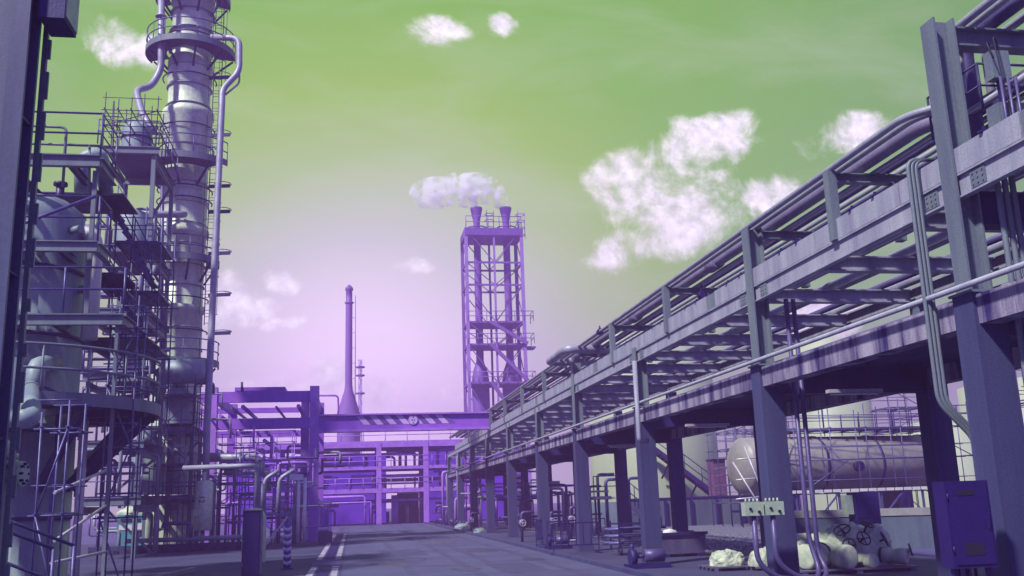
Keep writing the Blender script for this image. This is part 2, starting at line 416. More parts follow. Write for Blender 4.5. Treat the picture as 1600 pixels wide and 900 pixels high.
# ------------------------------------------------------------------ right-hand pipe rack
YC = [10.0, 16.15, 23.75, 31.0, 37.8, 45.4, 52.9, 60.3, 67.7, 75.1]
rack = thing('pipe_rack', 'long two level pipe rack of concrete columns and pale beams right of the road', 'pipe rack', (7.2, 10, 0))
for i, Y in enumerate(YC):
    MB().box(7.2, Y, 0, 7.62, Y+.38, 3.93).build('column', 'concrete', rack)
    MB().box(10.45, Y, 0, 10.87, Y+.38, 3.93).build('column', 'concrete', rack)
    top = {0: 7.52, 1: 6.53, 2: 5.50, 3: 6.15}.get(i, 5.118)
    yb = Y+.19
    MB().ibeam((7.38, yb, 3.93), (7.38, yb, top), .30, .28, .03, (1, 0, 0)).build('steel_post', 'steel', rack)
    MB().ibeam((10.66, yb, 3.93), (10.66, yb, 5.118), .30, .28, .03, (1, 0, 0)).build('steel_post', 'steel', rack)
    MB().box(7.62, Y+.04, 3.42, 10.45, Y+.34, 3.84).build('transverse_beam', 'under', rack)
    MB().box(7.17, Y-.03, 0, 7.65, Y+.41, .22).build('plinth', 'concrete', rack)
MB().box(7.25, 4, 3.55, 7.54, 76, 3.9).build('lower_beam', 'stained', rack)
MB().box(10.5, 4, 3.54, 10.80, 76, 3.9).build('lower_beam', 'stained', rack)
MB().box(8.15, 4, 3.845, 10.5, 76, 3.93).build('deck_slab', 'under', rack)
MB().ibeam((7.32, 4, 5.27), (7.32, 76, 5.27), .30, .10, .025).build('upper_beam', 'beam', rack)
MB().ibeam((10.62, 4, 5.27), (10.62, 76, 5.27), .30, .22, .03).build('upper_beam', 'beam', rack)
y = 6.6
n_ = 0
while y < 76:
    MB().ibeam((7.44, y, 5.26), (10.5, y, 5.26), .25, .18, .025).build('cross_beam', 'beam', rack); y += 2.45 if y < 50 else 3.6
MB().ibeam((7.53, 10.19, 5.0), (10.5, 10.19, 5.0), .42, .25, .03).build('deep_beam', 'under', rack)
MB().ibeam((7.54, 10.19, 7.3), (11.5, 10.19, 7.3), .26, .2, .025).build('portal_beam', 'steel', rack)
PY = [13.1, 16.34, 21.2, 26.1, 31.19, 36.2, 41.2, 46.2, 51.2, 56.2, 61.2]
for y in PY:
    own = y in (16.34, 31.19)
    if not own: MB().bar((7.28, y, 5.42), (7.28, y, 6.52), .14, .16).build('portal_post', 'steel', rack)
    MB().ibeam((7.54 if own else 7.35, y, 6.42), (8.78, y, 6.42), .15, .14, .02).build('portal_beam', 'steel', rack)
    MB().bar((8.36, y, 5.42), (8.36, y, 6.343), .12, .14).build('portal_post', 'steel', rack)
for Y in YC[:7]:   # bolted splice plates beside the columns
    for q in (-.42, .52):
        sp = MB().box(7.293, Y+q, 5.17, 7.3065, Y+q+.28, 5.38)
        for i in range(3):
            for z in (5.21, 5.275, 5.34): sp.cone((7.293, Y+q+.05+i*.09, z), (7.281, Y+q+.05+i*.09, z), .014, .014, 6)
        sp.build('splice_plate', 'steel', rack)
    MB().box(7.17, Y-.03, 3.93, 7.60, Y+.41, 3.96).build('base_plate', 'steel', rack)
# cable tray along the top of the upper beam
tray = thing('cable_tray', 'covered pale cable tray along the road edge of the upper rack beam', 'cable tray', (7.3, 10, 5.42))
y = 4.0; i = 0
while y < 70:
    l_ = 2.44 if y < 40 else 4.9
    gapped = i % 4 == 1
    MB().box(7.27, y, 5.425, 7.40, y+(l_-.5 if gapped else l_-.02), 5.74).build('panel', 'beam', tray)
    if gapped: MB().box(7.276, y+l_-.49, 5.425, 7.394, y+l_-.03, 5.73).build('green_panel', 'steel', tray, 'green grey cover panel')
    for q in (.6, 1.25): MB().box(7.235, y+q, 5.74, 7.42, y+q+.06, 5.765).box(7.29, y+q+.015, 5.765, 7.32, y+q+.045, 5.82).build('clamp', 'darksteel', tray)
    y += l_; i += 1
pipe([(7.11, 3, 4.0), (7.11, 76, 4.0)], .036, 'beam', 'slim pale conduit running along the road face of the stained concrete beam', name='conduit', cat='conduit')
# pipes on the portal frames
YE = 74
pipe([(7.30, YE, 6.57), (7.30, 11.0, 6.57), (7.70, 10.52, 6.57), (7.70, 10.48, 7.5), (7.70, 2, 7.5)], .055, 'pipe', 'thin pipe on top of the portal frames closest to the road', 'pipes on the portal frames', .25)
pipe([(7.47, YE, 6.57), (7.47, 11.0, 6.57), (7.86, 10.52, 6.57), (7.86, 10.48, 7.5), (7.86, 2, 7.5)], .05, 'pipe', 'thin pipe on the portal frames second from the road, beside the outermost one', 'pipes on the portal frames', .25)
pb = pipe([(7.85, YE, 6.65), (7.85, 11.4, 6.65), (8.3, 10.9, 6.65), (8.3, 2, 6.65)], .115, 'pipemid', 'thick dusky pipe on the portal frames, the fattest of those above the cable tray', 'pipes on the portal frames', .4)
for y in (19.2, 25.3, 33, 41): MB().tube([(7.85, y, 6.65), (7.85, y+.5, 6.65)], .15, 12).build('insulation_sleeve', 'pipemid', pb)
pipe([(8.08, YE, 6.55), (8.08, 2, 6.55)], .05, 'pipe', 'pale thin pipe on the portal frames just inside the thick dusky pipe', 'pipes on the portal frames')
pipe([(8.24, YE, 6.56), (8.24, 2, 6.56)], .06, 'pipedark', 'dusky medium pipe on the portal frames above their inner posts', 'pipes on the portal frames')
pipe([(8.46, YE, 6.55), (8.46, 2, 6.55)], .045, 'pipe', 'pale thin pipe on the portal frames just past their inner posts', 'pipes on the portal frames')
pipe([(8.66, YE, 6.54), (8.66, 2, 6.54)], .04, 'pipedark', 'thin dark pipe lying at the free end of the portal frames farthest from the road', 'pipes on the portal frames')
pipe([(8.15, 10.75, 6.0), (8.15, 10.75, 7.56), (8.15, 2, 7.56)], .10, 'pipedark', 'stout dusky pipe rising behind the nearest portal and running on over its beam', 'pipes over the nearest portal', .25)
pipe([(8.45, 10.75, 6.0), (8.45, 10.75, 7.53), (8.45, 2, 7.53)], .06, 'pipe', 'slim pale pipe rising behind the nearest portal beside the stout dusky one', 'pipes over the nearest portal', .2)
# on the upper cross beams
for x, r, mt, lb in ((8.15, .05, 'pipe', 'pale pipe on the upper cross beams under the portal frames'),
        (9.1, .12, 'pipe', 'fat pale pipe on the middle of the upper cross beams'), (9.9, .06, 'pipedark', 'medium dusky pipe on the upper cross beams towards the far side of the rack'), (10.3, .09, 'pipe', 'thick pale pipe on the upper cross beams against the far rack beam')):
    pipe([(x, 74, 5.386+r), (x, 3, 5.386+r)], r, mt, lb, 'pipes on the upper cross beams')
for x, r, mt, lb in ((8.5, .11, 'pipe', 'pale pipe on the lower concrete deck closest to its road edge'), (9.0, .06, 'pipedark', 'thin dusky pipe on the lower concrete deck'),
        (9.45, .16, 'pipe', 'fat pale pipe in the middle of the lower concrete deck'), (10.1, .10, 'pipe', 'medium pale pipe at the far side of the lower concrete deck')):
    pipe([(x, 74, 3.94+r), (x, 3, 3.94+r)], r, mt, lb, 'pipes on the lower deck')
for x, z, r, lb in ((7.82, 3.42, .05, 'thin pipe slung under the lower rack beam'), (8.05, 3.30, .07, 'second pipe slung under the lower deck')):
    pipe([(x, 70, z+.62), (x, 3, z+.62)], r, 'pipedark', lb+', in the slot beside the slab', 'pipes in the deck slot')
# expansion loop of a fat pipe reaching over the road side
pipe([(9.4, 30.4, 6.5), (6.9, 30.4, 6.5), (6.9, 33.3, 6.5), (8.6, 33.3, 6.5)], .15, 'pipe', 'fat insulated expansion loop reaching out of the rack towards the road', None, .25, [((8.0, 30.4, 6.5), (1, 0, 0)), ((7.5, 33.3, 6.5), (1, 0, 0))], name='expansion_loop')
# downpipe beside the third column
pipe([(7.02, 23.2, 5.05), (7.02, 23.2, 3.05), (7.3, 23.4, 3.05)], .06, 'beam', 'short pale downpipe with a bend beside the second nearest full column', None, .1, name='downpipe', cat='downpipe')
# rows of small valves standing on tray pipes
for y, x, lb in ((14.6, 8.15, 'small dark valve hanging beyond the nearest portal frame'), (20.6, 7.95, 'small dark valve below the portal pipes near the second portal'), (27.5, 7.3, 'small dark valve on the outermost portal pipe')):
    mb = MB().cone((x, y-.1, 6.2 if x > 7.5 else 6.57), (x, y+.1, 6.2 if x > 7.5 else 6.57), .09, .09, 12).cone((x, y, 6.2 if x > 7.5 else 6.57), (x, y, 6.45 if x > 7.5 else 6.75), .05, .02, 8)
    mb.solo('valve', 'darksteel', lb, 'valve', 'valves on the rack')
# conduit bundles at the nearest column
for i, x in enumerate((7.63, 7.73, 7.83)):
    pipe([(x+1.2, 9.3, 5.62), (x, 9.84, 5.62), (x, 9.84, 2.75), (x+.62, 9.84, 1.95), (x+.62, 9.84, -.02)], .036, 'steel',
         ['grey conduit down the nearest tall column, the one against the steel', 'grey conduit down the nearest tall column, the middle of three', 'grey conduit down the nearest tall column, outermost of three'][i], 'conduits on the nearest column', .22, name='conduit', cat='conduit')
for i, x in enumerate((7.08, 7.135, 7.19)):
    pipe([(x+.5, 10.75, 5.86), (x, 10.75, 5.86), (x, 10.75, 2.7), (x+.42, 10.75, 2.25), (x+.42, 10.75, -.02)], .026, 'steel',
         ['slim conduit looping over the cable tray by the nearest column, farthest left of its three', 'slim conduit looping over the cable tray by the nearest column, middle of its three', 'slim conduit looping over the cable tray by the nearest column, closest to the column'][i], 'conduits looping over the tray', .15, name='conduit', cat='conduit')
MB().box(7.0, 10.4, 3.28, 7.2, 10.6, 3.34).box(7.0, 10.4, 4.6, 7.2, 10.6, 4.66)
for i, x in enumerate((7.72, 7.86)):
    pipe([(x, 15.9, 5.1), (x, 15.9, .9-.25*i), (x+.05, 15.7, .35), (x-.3, 15.3, .2)], .042, 'pipedark', ['dark conduit beside the junction box column, the left of a pair', 'dark conduit beside the junction box column, the right of a pair'][i], 'conduits on the junction box column', .2, name='conduit', cat='conduit')
for i, y in enumerate((9.4, 9.4)):
    x = 8.35+.16*i
    pipe([(x-.55, y, 3.4), (x-.55, y, 2.9), (x, y, 2.3), (x+.05, y, -.02)], .06, 'pipedark', ['dark stout pipe dropping to the ground right of the nearest column', 'second dark stout pipe dropping to the ground at the far right edge'][i], 'dark pipes right of the nearest column', .3)
# panel box hung on the nearest column
pnl = MB().box(6.28, 9.62, .84, 6.80, 9.84, 1.75).solo('panel_box', 'cabinet', 'tall dark indigo panel box beside the nearest rack column', 'panel box')
for z in (1.0, 1.55): MB().tube([(6.297, 9.606, z), (6.297, 9.606, z+.07)], .010, 6).build('hinge', 'darksteel', pnl)
pd = MB().box(6.31, 9.606, .88, 6.77, 9.62, 1.71).build('door', 'cabinet', pnl); MB().box(6.41, 9.599, 1.60, 6.61, 9.606, 1.655).build('name_plate', 'ink', pd)
MB().box(6.72, 9.588, 1.24, 6.745, 9.606, 1.36).build('handle', 'darksteel', pd)
MB().box(6.43, 9.602, .97, 6.65, 9.606, 1.10).build('vent', 'ink', pd)
for x in (6.32, 6.72): MB().box(x, 9.7, 0, x+.05, 9.75, .84).build('leg', 'darksteel', pnl)
for x in (6.40, 6.50, 6.60): MB().tube([(x, 9.74, .84), (x, 9.74, .3), (x+.3, 9.8, .03)], .018, 6, .12).build('cable', 'ink', pnl)
# boxes on the rack above
bx = MB().box(7.58, 9.55, 5.46, 8.02, 9.78, 6.16).solo('equipment_box', 'steel', 'large flat grey equipment box on the rack behind the nearest column', 'equipment box')
MB().box(7.60, 9.535, 5.50, 8.00, 9.55, 6.12).build('cover', 'steel', bx)
sb = MB().box(7.62, 9.6, 6.50, 7.86, 9.75, 6.86).solo('switch_box', 'steel', 'small grey switch box with looping cables above the large equipment box', 'switch box')
MB().tube([(7.68, 9.66, 6.86), (7.66, 9.66, 6.98), (7.58, 9.6, 6.96), (7.57, 9.5, 6.7)], .010, 6, .05).build('cable', 'ink', sb)
MB().tube([(7.76, 9.66, 6.86), (7.74, 9.62, 7.0), (7.60, 9.5, 6.98), (7.66, 9.5, 6.3), (7.74, 9.5, 5.6)], .010, 6, .05).build('cable', 'ink', sb)
MB().bar((7.74, 9.68, 6.16), (7.74, 9.68, 6.50), .05).bar((7.74, 9.70, 5.42), (7.74, 9.70, 6.5), .03).build('post', 'darksteel', sb)
b2 = MB().box(8.04, 9.45, 5.46, 8.44, 9.65, 5.98).solo('meter_box', 'steel', 'grey meter box right of the large equipment box, at the picture edge', 'meter box')
MB().box(8.10, 9.43, 5.66, 8.26, 9.45, 5.86).build('window', 'ink', b2)
for i, x in enumerate((7.60, 7.70, 7.80)):
    pipe([(x, 9.48, 6.45), (x, 9.48, 5.75), (x+.18, 9.48, 5.55), (x+.7, 9.48, 5.55)], .018, 'pipedark', ['thin dark hose curving in front of the large equipment box, left of three', 'thin dark hose curving in front of the large equipment box, middle of three', 'thin dark hose curving in front of the large equipment box, right of three'][i], 'hoses before the equipment box', .1, name='hose', cat='hose')
gr = MB().rail([(7.60, 10.9, 6.2), (7.60, 9.85, 6.2), (9.5, 9.85, 6.2)], .6, .016).solo('guard_rail', 'darksteel', 'slim dark guard rail around the boxes at the top right of the rack', 'railing')
# junction boxes on the second column
jp = thing('junction_box', 'pale green junction box on the bracket left of the twin on the column', 'junction box', (6.62, 15.6, 1.3), 'junction boxes on the rack column')
MB().box(6.47, 15.55, 1.32, 6.80, 15.72, 1.54).build('case', 'palegreen', jp)
for j in range(4): MB().cone((6.52+j*.07, 15.63, 1.54), (6.52+j*.07, 15.63, 1.60), .02, .014, 8).build('gland', 'palegreen', jp)
jc = [c for c in jp.children if c.name.startswith('case')][0]
for j in (.09, .24): MB().cone((6.47+j, 15.53, 1.43-.05*(j > .1)), (6.47+j, 15.55, 1.43-.05*(j > .1)), .025, .025, 10).build('bolt', 'ink', jc)
dup(jp, (.36, 0, 0), 'pale green junction box mounted flat against the concrete column')
for i, x in enumerate((6.64, 6.98)):
    pipe([(x, 15.63, 1.32), (x, 15.63, .55), (x+.35, 15.63, .28), (x+.8, 15.7, .28)], .045, 'pipedark', ['dark cable hose curving down below the left junction box', 'dark cable hose curving down below the right junction box'][i], 'hoses below the junction boxes', .2, name='hose', cat='hose')
MB().box(6.5, 15.73, 1.36, 7.2, 15.77, 1.42).box(6.5, 15.77, 1.37, 6.56, 16.2, 1.41).solo('bracket', 'darksteel', 'dark bracket carrying the junction boxes on the column', 'bracket')
# strip lights under the lower beam
for i, (px, py, l_) in enumerate(((1335, 611, 1.0), (1105, 664, 1.1), (975, 696, 1.1), (840, 736, 1.2))):
    p = atz(px, py, 3.36); x = p.x; y = p.y
    t = thing('strip_light', ['long pale strip light under the rack nearest the camera', 'pale strip light under the rack, second nearest', 'pale strip light hanging under the rack behind the second full column', 'far pale strip light under the rack over the motors'][i], 'strip light', (x, y, 3.3), 'strip lights under the rack')
    MB().box(x-l_/2, y-.07, 3.33, x+l_/2, y+.07, 3.39).build('casing', 'lamp', t)
    MB().tube([(x-l_/2+.05, y, 3.31), (x+l_/2-.05, y, 3.31)], .018, 8).build('tube', 'white', t)
    for k in (-.3, .3): MB().bar((x+k, y, 3.39), (x+k, y, 3.86), .02).build('hanger', 'darksteel', t)

# ------------------------------------------------------------------ things on the apron, right
# wrapped valves and sheeting
def lump(cx, cy, rx, ry, h, seed, seg=84, rings=34, z0=.1, fold=1.0):
    from mathutils import noise as nz
    vs = []; fs = []
    for i in range(rings+1):
        t = i/rings
        for k in range(seg):
            a = 2*PI*k/seg; rr = math.cos(t*PI/2)**.6
            q = Vector((math.cos(a)*1.9*(1-.5*t), math.sin(a)*1.9*(1-.5*t), t*2.0+seed))
            rid = 1-abs(nz.noise(q*1.9+Vector((3, 1, 0))))*2; rid2 = 1-abs(nz.noise(q*4.3+Vector((0, 5, 2))))*2
            d = 1+.26*nz.noise(q*1.0)+fold*(.10*rid+.055*rid2)-.06
            zz = z0 + h*math.sin(t*PI/2)**.85*(1+.24*nz.noise(q*1.5+Vector((9, 0, 0)))+fold*(.10*rid+.05*rid2)-.08)
            vs.append((cx+rx*rr*d*math.cos(a), cy+ry*rr*d*math.sin(a), max(z0*.4, zz)))
    for i in range(rings):
        for k in range(seg): fs.append((i*seg+k, i*seg+(k+1) % seg, (i+1)*seg+(k+1) % seg, (i+1)*seg+k))
    return vs, fs
vs_, fs_ = lump(10.75, 20.1, .85, .65, .80, 3)
tp = MB()._add(vs_, fs_, True).solo('tarpaulin', 'tarp', 'pale sheeting draped in folds over the tallest heap of valves', 'tarpaulin')
vs_, fs_ = lump(9.75, 20.3, .85, .55, .60, 11)
MB()._add(vs_, fs_, True).solo('tarpaulin', 'tarp', 'pale sheeting over the lower heap behind the two big wrapped valve bodies', 'tarpaulin')
vs_, fs_ = lump(9.6, 19.75, .55, .4, .5, 17)
MB()._add(vs_, fs_, True).solo('tarpaulin', 'tarp', 'pale sheeting rumpled between the two big wrapped valve bodies', 'tarpaulin')
vs_, fs_ = lump(9.05, 20.9, .35, .3, .36, 5)
MB()._add(vs_, fs_, True).solo('tarpaulin', 'tarp', 'small bundle of pale sheeting just right of the junction box column', 'tarpaulin')
vs_, fs_ = lump(8.35, 21.4, .40, .28, .32, 8)
MB()._add(vs_, fs_, True).solo('tarpaulin', 'tarp', 'pale wrapped bundle left of the junction box column on a dark pallet', 'tarpaulin')
def wrapped(loc, axis, r, l_, label, rim='tarp', whl=None):
    c = Vector(loc); d = Vector(axis).normalized()
    t = thing('wrapped_valve', label, 'valve', (loc[0], loc[1], max(0, loc[2]-r)), 'wrapped valves in the heap')
    MB().lathe(c-d*l_/2, [(.0, 0), (r*.96, .0), (r, .03), (r, l_*.3), (r*.86, l_*.36), (r*.9, l_*.62), (r, l_*.7), (r, l_-.03), (r*.95, l_), (r*.8, l_+.015), (0, l_+.01)], 26, d).build('body', 'tarp', t)
    MB().lathe(c-d*(l_/2+.02), [(r*.7, 0), (r*1.06, 0), (r*1.06, .05), (r*.7, .05)], 26, d).build('rim', rim, [q_ for q_ in t.children if q_.name.startswith('body')][0])
    if whl:
        q = Vector(whl[0]); w = Vector(whl[1]).normalized()
        hs = MB().tube([c, q], .05, 8).build('stem', 'tarp', t); wheel(MB(), q, whl[2], w, .017).build('handwheel', 'ink', hs)
    return t
wrapped((9.45, 19.35, .36), (-1, -.5, 0), .26, .55, 'big pale wrapped valve body at the left end of the heap with a dark rim', 'ink')
wrapped((9.98, 19.25, .34), (.25, -1, 0), .25, .6, 'big pale wrapped valve body facing the camera in the middle of the heap')
wrapped((10.55, 19.25, .24), (.2, -1, 0), .15, .5, 'small wrapped valve with a dark mouth below the tallest handwheels', 'ink')
wrapped((11.25, 19.3, .30), (.7, -.8, 0), .17, .5, 'wrapped valve with a dark mouth at the right end of the heap', 'ink', ((11.55, 19.15, .42), (.8, -.5, .2), .12))
for q, ax, r_, lb in (((10.30, 19.62, .86), (-.5, -.4, .8), .17, 'dark handwheel at the top left of the sheeted heap'), ((10.66, 19.40, .68), (.1, -.9, .5), .15, 'dark handwheel in the middle front of the sheeted heap'),
        ((11.22, 19.55, .64), (.7, -.5, .4), .16, 'dark handwheel on the right shoulder of the sheeted heap'), ((10.95, 19.75, .95), (.2, -.35, .9), .16, 'dark handwheel lying flat near the crest of the sheeted heap'), ((10.3, 19.38, .55), (-.7, -.6, .1), .14, 'dark handwheel turned edge on at the left flank of the sheeted heap')):
    mb = wheel(MB(), q, r_, ax, .016); mb.tube([q, Vector(q)-Vector(ax).normalized()*.28], .025, 6); mb.solo('handwheel', 'ink', lb, 'handwheel', 'handwheels on the sheeted heap')
pal = thing('pallet', 'dark wooden pallet under the heap of wrapped valves', 'pallet', (10.2, 19.8, 0), 'pallets on the apron')
for j in range(6): MB().box(8.95, 18.95+j*.36, .08, 11.6, 19.18+j*.36, .11).build('slat', 'skip', pal)
for j in range(3): MB().box(9.0+j*1.2, 18.96, 0, 9.12+j*1.2, 21.0, .08).build('bearer', 'skip', pal)
pal = thing('pallet', 'dark pallet under the wrapped bundle left of the junction box column', 'pallet', (8.3, 21.4, 0), 'pallets on the apron')
for j in range(4): MB().box(7.85, 21.0+j*.26, .08, 8.95, 21.16+j*.26, .11).build('slat', 'skip', pal)
for j in range(2): MB().box(7.9+j*.85, 21.0, 0, 8.0+j*.85, 21.95, .08).build('bearer', 'skip', pal)
# concrete wall
w0, w1 = Vector((11.9, 27.6, 0)), Vector((21, 22.9, 0))
wl = thing('concrete_wall', 'low greenish concrete wall with a pale coping behind the wrapped valves', 'wall', (w0.x, w0.y, 0))
d = (w1-w0).normalized()
MB().bar(w0+Vector((0, 0, .46)), w1+Vector((0, 0, .46)), .22, .92).build('wall_body', 'wall', wl)
MB().bar(w0+Vector((0, 0, 1.03)), w1+Vector((0, 0, 1.03)), .28, .20).build('coping', 'coping', wl)
vs_, fs_ = lump(10.2, 29.6, 1.5, .8, .18, 21, z0=0)
# small control unit in front of the wall
cu_ = thing('control_box', 'dark grey control box on two legs standing before the concrete wall', 'control box', (13.4, 24.3, 0))
MB().box(13.15, 24.2, .78, 13.85, 24.6, 1.62).build('case', 'under', cu_); MB().box(13.22, 24.18, .95, 13.78, 24.2, 1.5).build('door', 'darksteel', cu_)
MB().box(12.92, 24.25, 1.05, 13.13, 24.5, 1.55).build('side_case', 'palegreen', cu_)
for x in (13.2, 13.74): MB().box(x, 24.35, 0, x+.06, 24.41, .78).build('leg', 'darksteel', cu_)
# skip box
sk = thing('waste_bin', 'low steel waste bin with a raised rim beside the second full column', 'waste bin', (9.1, 26.9, 0))
MB()._add([(8.5,26.5,.1),(9.72,26.5,.1),(9.72,27.5,.1),(8.5,27.5,.1),(8.44,26.44,.66),(9.78,26.44,.66),(9.78,27.56,.66),(8.44,27.56,.66),(8.52,26.52,.66),(9.70,26.52,.66),(9.70,27.48,.66),(8.52,27.48,.66),(8.56,26.56,.3),(9.66,26.56,.3),(9.66,27.44,.3),(8.56,27.44,.3)],
    [(3,2,1,0),(0,1,5,4),(1,2,6,5),(2,3,7,6),(3,0,4,7),(4,5,9,8),(5,6,10,9),(6,7,11,10),(7,4,8,11),(8,9,13,12),(9,10,14,13),(10,11,15,14),(11,8,12,15),(12,13,14,15)]).build('body', 'skip', sk)
for y in (26.40, 27.56): MB().box(8.40, y, .60, 9.82, y+.04, .68).build('rim', 'under', sk)
for x in (8.6, 9.5): MB().box(x, 26.45, 0, x+.1, 27.55, .1).build('skid', 'darksteel', sk)
vs_, fs_ = lump(8.85, 26.85, .2, .14, .14, 31, 24, 8, .62); MB()._add(vs_, fs_, True).solo('sack', 'pale', 'small pale sack lying in the top of the waste bin', 'sack')
# pallet stack behind
st = thing('trolley', 'dark steel trolley loaded with short pipes between two rack columns', 'trolley', (8.0, 28.6, 0))
for x in (7.75, 9.0):
    for y in (28.2, 29.2): MB().bar((x, y, .12), (x, y, 1.0), .05).build('post', 'darksteel', st)
for z in (.3, .6, .9):
    for y in (28.2, 29.2): MB().bar((7.75, y, z), (9.0, y, z), .04).build('rail', 'darksteel', st)
for x in (7.78, 8.97): MB().cone((x-.04, 28.3, .14), (x+.04, 28.3, .14), .14, .14, 16).build('wheel', 'black', st)
for j in range(9):
    z = .36+.1*(j//3)*2; y = 28.32+.26*(j % 3)
    pipe([(7.6-rnd.random()*.2, y, z), (9.1+rnd.random()*.25, y+rnd.uniform(-.05, .05), z+.02)], .045, 'scaff', 'short grey pipe lying in the trolley between the rack columns', 'short pipes on the trolley', 0)
# motor pump set near kerb
def pump(x, y, label, s=1.0):
    t = thing('pump', label, 'pump', (x, y, 0), 'pumps beside the kerb')
    MB().box(x-.5*s, y-.2, .0, x+.55*s, y+.2, .12).build('skid', 'darksteel', t)
    MB().cone((x-.05, y, .30), (x+.45*s, y, .30), .15*s, .15*s, 18).build('motor', 'pipedark', t)
    MB().cone((x-.40*s, y, .28), (x-.25*s, y, .28), .20*s, .18*s, 18).build('casing', 'under', t)
    MB().cone((x-.25*s, y, .29), (x-.05, y, .29), .05, .05, 10).build('shaft', 'scaff', t)
    MB().tube([(x-.33*s, y, .4), (x-.33*s, y, .58)], .05, 8).build('outlet', 'under', t)
    return t
pump(6.95, 23.0, 'dusky motor pump lying by the kerb before the second full column')
pump(7.0, 33.6, 'dusky motor pump by the kerb behind the dark barriers', .9)
# dark steel barriers
def barrier(x, y, ang_, label, n=7, w=1.5, h=.95):
    t = thing('barrier', label, 'barrier', (x, y, 0), 'dark barriers under the rack')
    dx_, dy_ = math.cos(ang_), math.sin(ang_)
    for z in (.28, h): MB().bar((x-dx_*w/2, y-dy_*w/2, z), (x+dx_*w/2, y+dy_*w/2, z), .035).build('rail', 'darksteel', t)
    for j in range(n):
        q = -w/2+w*j/(n-1); z0 = 0 if j in (0, n-1) else .28
        MB().bar((x+dx_*q, y+dy_*q, z0), (x+dx_*q, y+dy_*q, h+.01), .03).build('picket', 'darksteel', t)
    for k in (-1, 1): MB().bar((x+k*dx_*w/2-dy_*.25, y+k*dy_*w/2+dx_*.25, .03), (x+k*dx_*w/2+dy_*.25, y+k*dy_*w/2-dx_*.25, .03), .05).build('foot', 'darksteel', t)
barrier(6.85, 30.0, .12, 'dark steel barrier nearest the camera between two columns')
barrier(7.3, 33.0, .05, 'dark steel barrier behind the nearest one, square to the road')
barrier(6.75, 35.6, 1.25, 'dark steel barrier turned along the kerb', 6, 1.7)
barrier(8.3, 34.6, .2, 'dark steel barrier deepest under the rack')
# valves and clutter around the column feet
for i, (x, y, h, lb) in enumerate(((6.9, 40.2, 1.5, 'dusky valve standpipe behind the kerb beside the fourth column'), (8.6, 38.5, 1.7, 'dusky valve standpipe inside the rack near its fourth column'), (8.9, 44, 1.4, 'dusky valve standpipe deeper inside the rack'), (6.85, 57.5, 1.3, 'valve standpipe near the far bags'), (8.0, 50, 1.8, 'tall valve standpipe inside the far rack'))):
    t = thing('standpipe', lb, 'standpipe', (x, y, 0), 'valve standpipes under the rack')
    MB().tube([(x, y, 0), (x, y, h*.8), (x+.5, y, h*.8)], .06, 8, .15).build('riser', 'pipedark', t); MB().cone((x, y, h*.45), (x, y, h*.6), .12, .12, 12).build('valve_body', 'scaff', t)
    wheel(MB().tube([(x, y-.02, h*.52), (x, y-.25, h*.52)], .02, 6), (x, y-.27, h*.52), .13, (0, -1, 0), .015).build('handwheel', 'palescaff', t)
for i, (x, y, s_, lb) in enumerate(((6.95, 54.3, .24, 'pale lumpy sack at the foot of a far rack column'), (7.35, 55.0, .24, 'second pale sack beside the far column'), (6.75, 58.6, .22, 'pale sack lying on the far kerb'), (6.9, 62.5, .3, 'larger pale sheeting bundle far down the kerb'))):
    vs_, fs_ = lump(x, y, s_*1.6, s_, s_*1.1, 40+i, 24, 10, .01); MB()._add(vs_, fs_, True).solo('sack', 'vessel', lb, 'sack', 'pale sacks by the far columns')
pipe([(7.4, 36.2, .15), (9.4, 36.9, .15)], .06, 'white', 'white pipe lying on the ground under the rack', None, 0)
# vertical process pipes under the far rack
for i in range(26):
    x = rnd.uniform(8.4, 13.5); y = rnd.uniform(42, 74); z1 = rnd.uniform(1.6, 3.1)
    pipe([(x, y, 0), (x, y, z1), (x+rnd.choice((-1, 1))*rnd.uniform(.5, 1.4), y, z1)], rnd.uniform(.04, .11), rnd.choice(('pipe', 'pipedark', 'pipedark', 'scaff')), 'bent riser pipe in the crowded pipework under the far part of the rack', 'riser pipes under the far rack', name='riser_pipe', cat='riser pipe')
for i in range(12):
    y = rnd.uniform(46, 74); z = rnd.uniform(.4, 3.0); x0 = rnd.uniform(8, 9.5)
    pipe([(x0, y, z), (x0+rnd.uniform(2.5, 6), y, z)], rnd.uniform(.04, .1), rnd.choice(('pipe', 'pipedark', 'far')), 'level pipe crossing the crowded pipework under the far part of the rack', 'level pipes under the far rack')

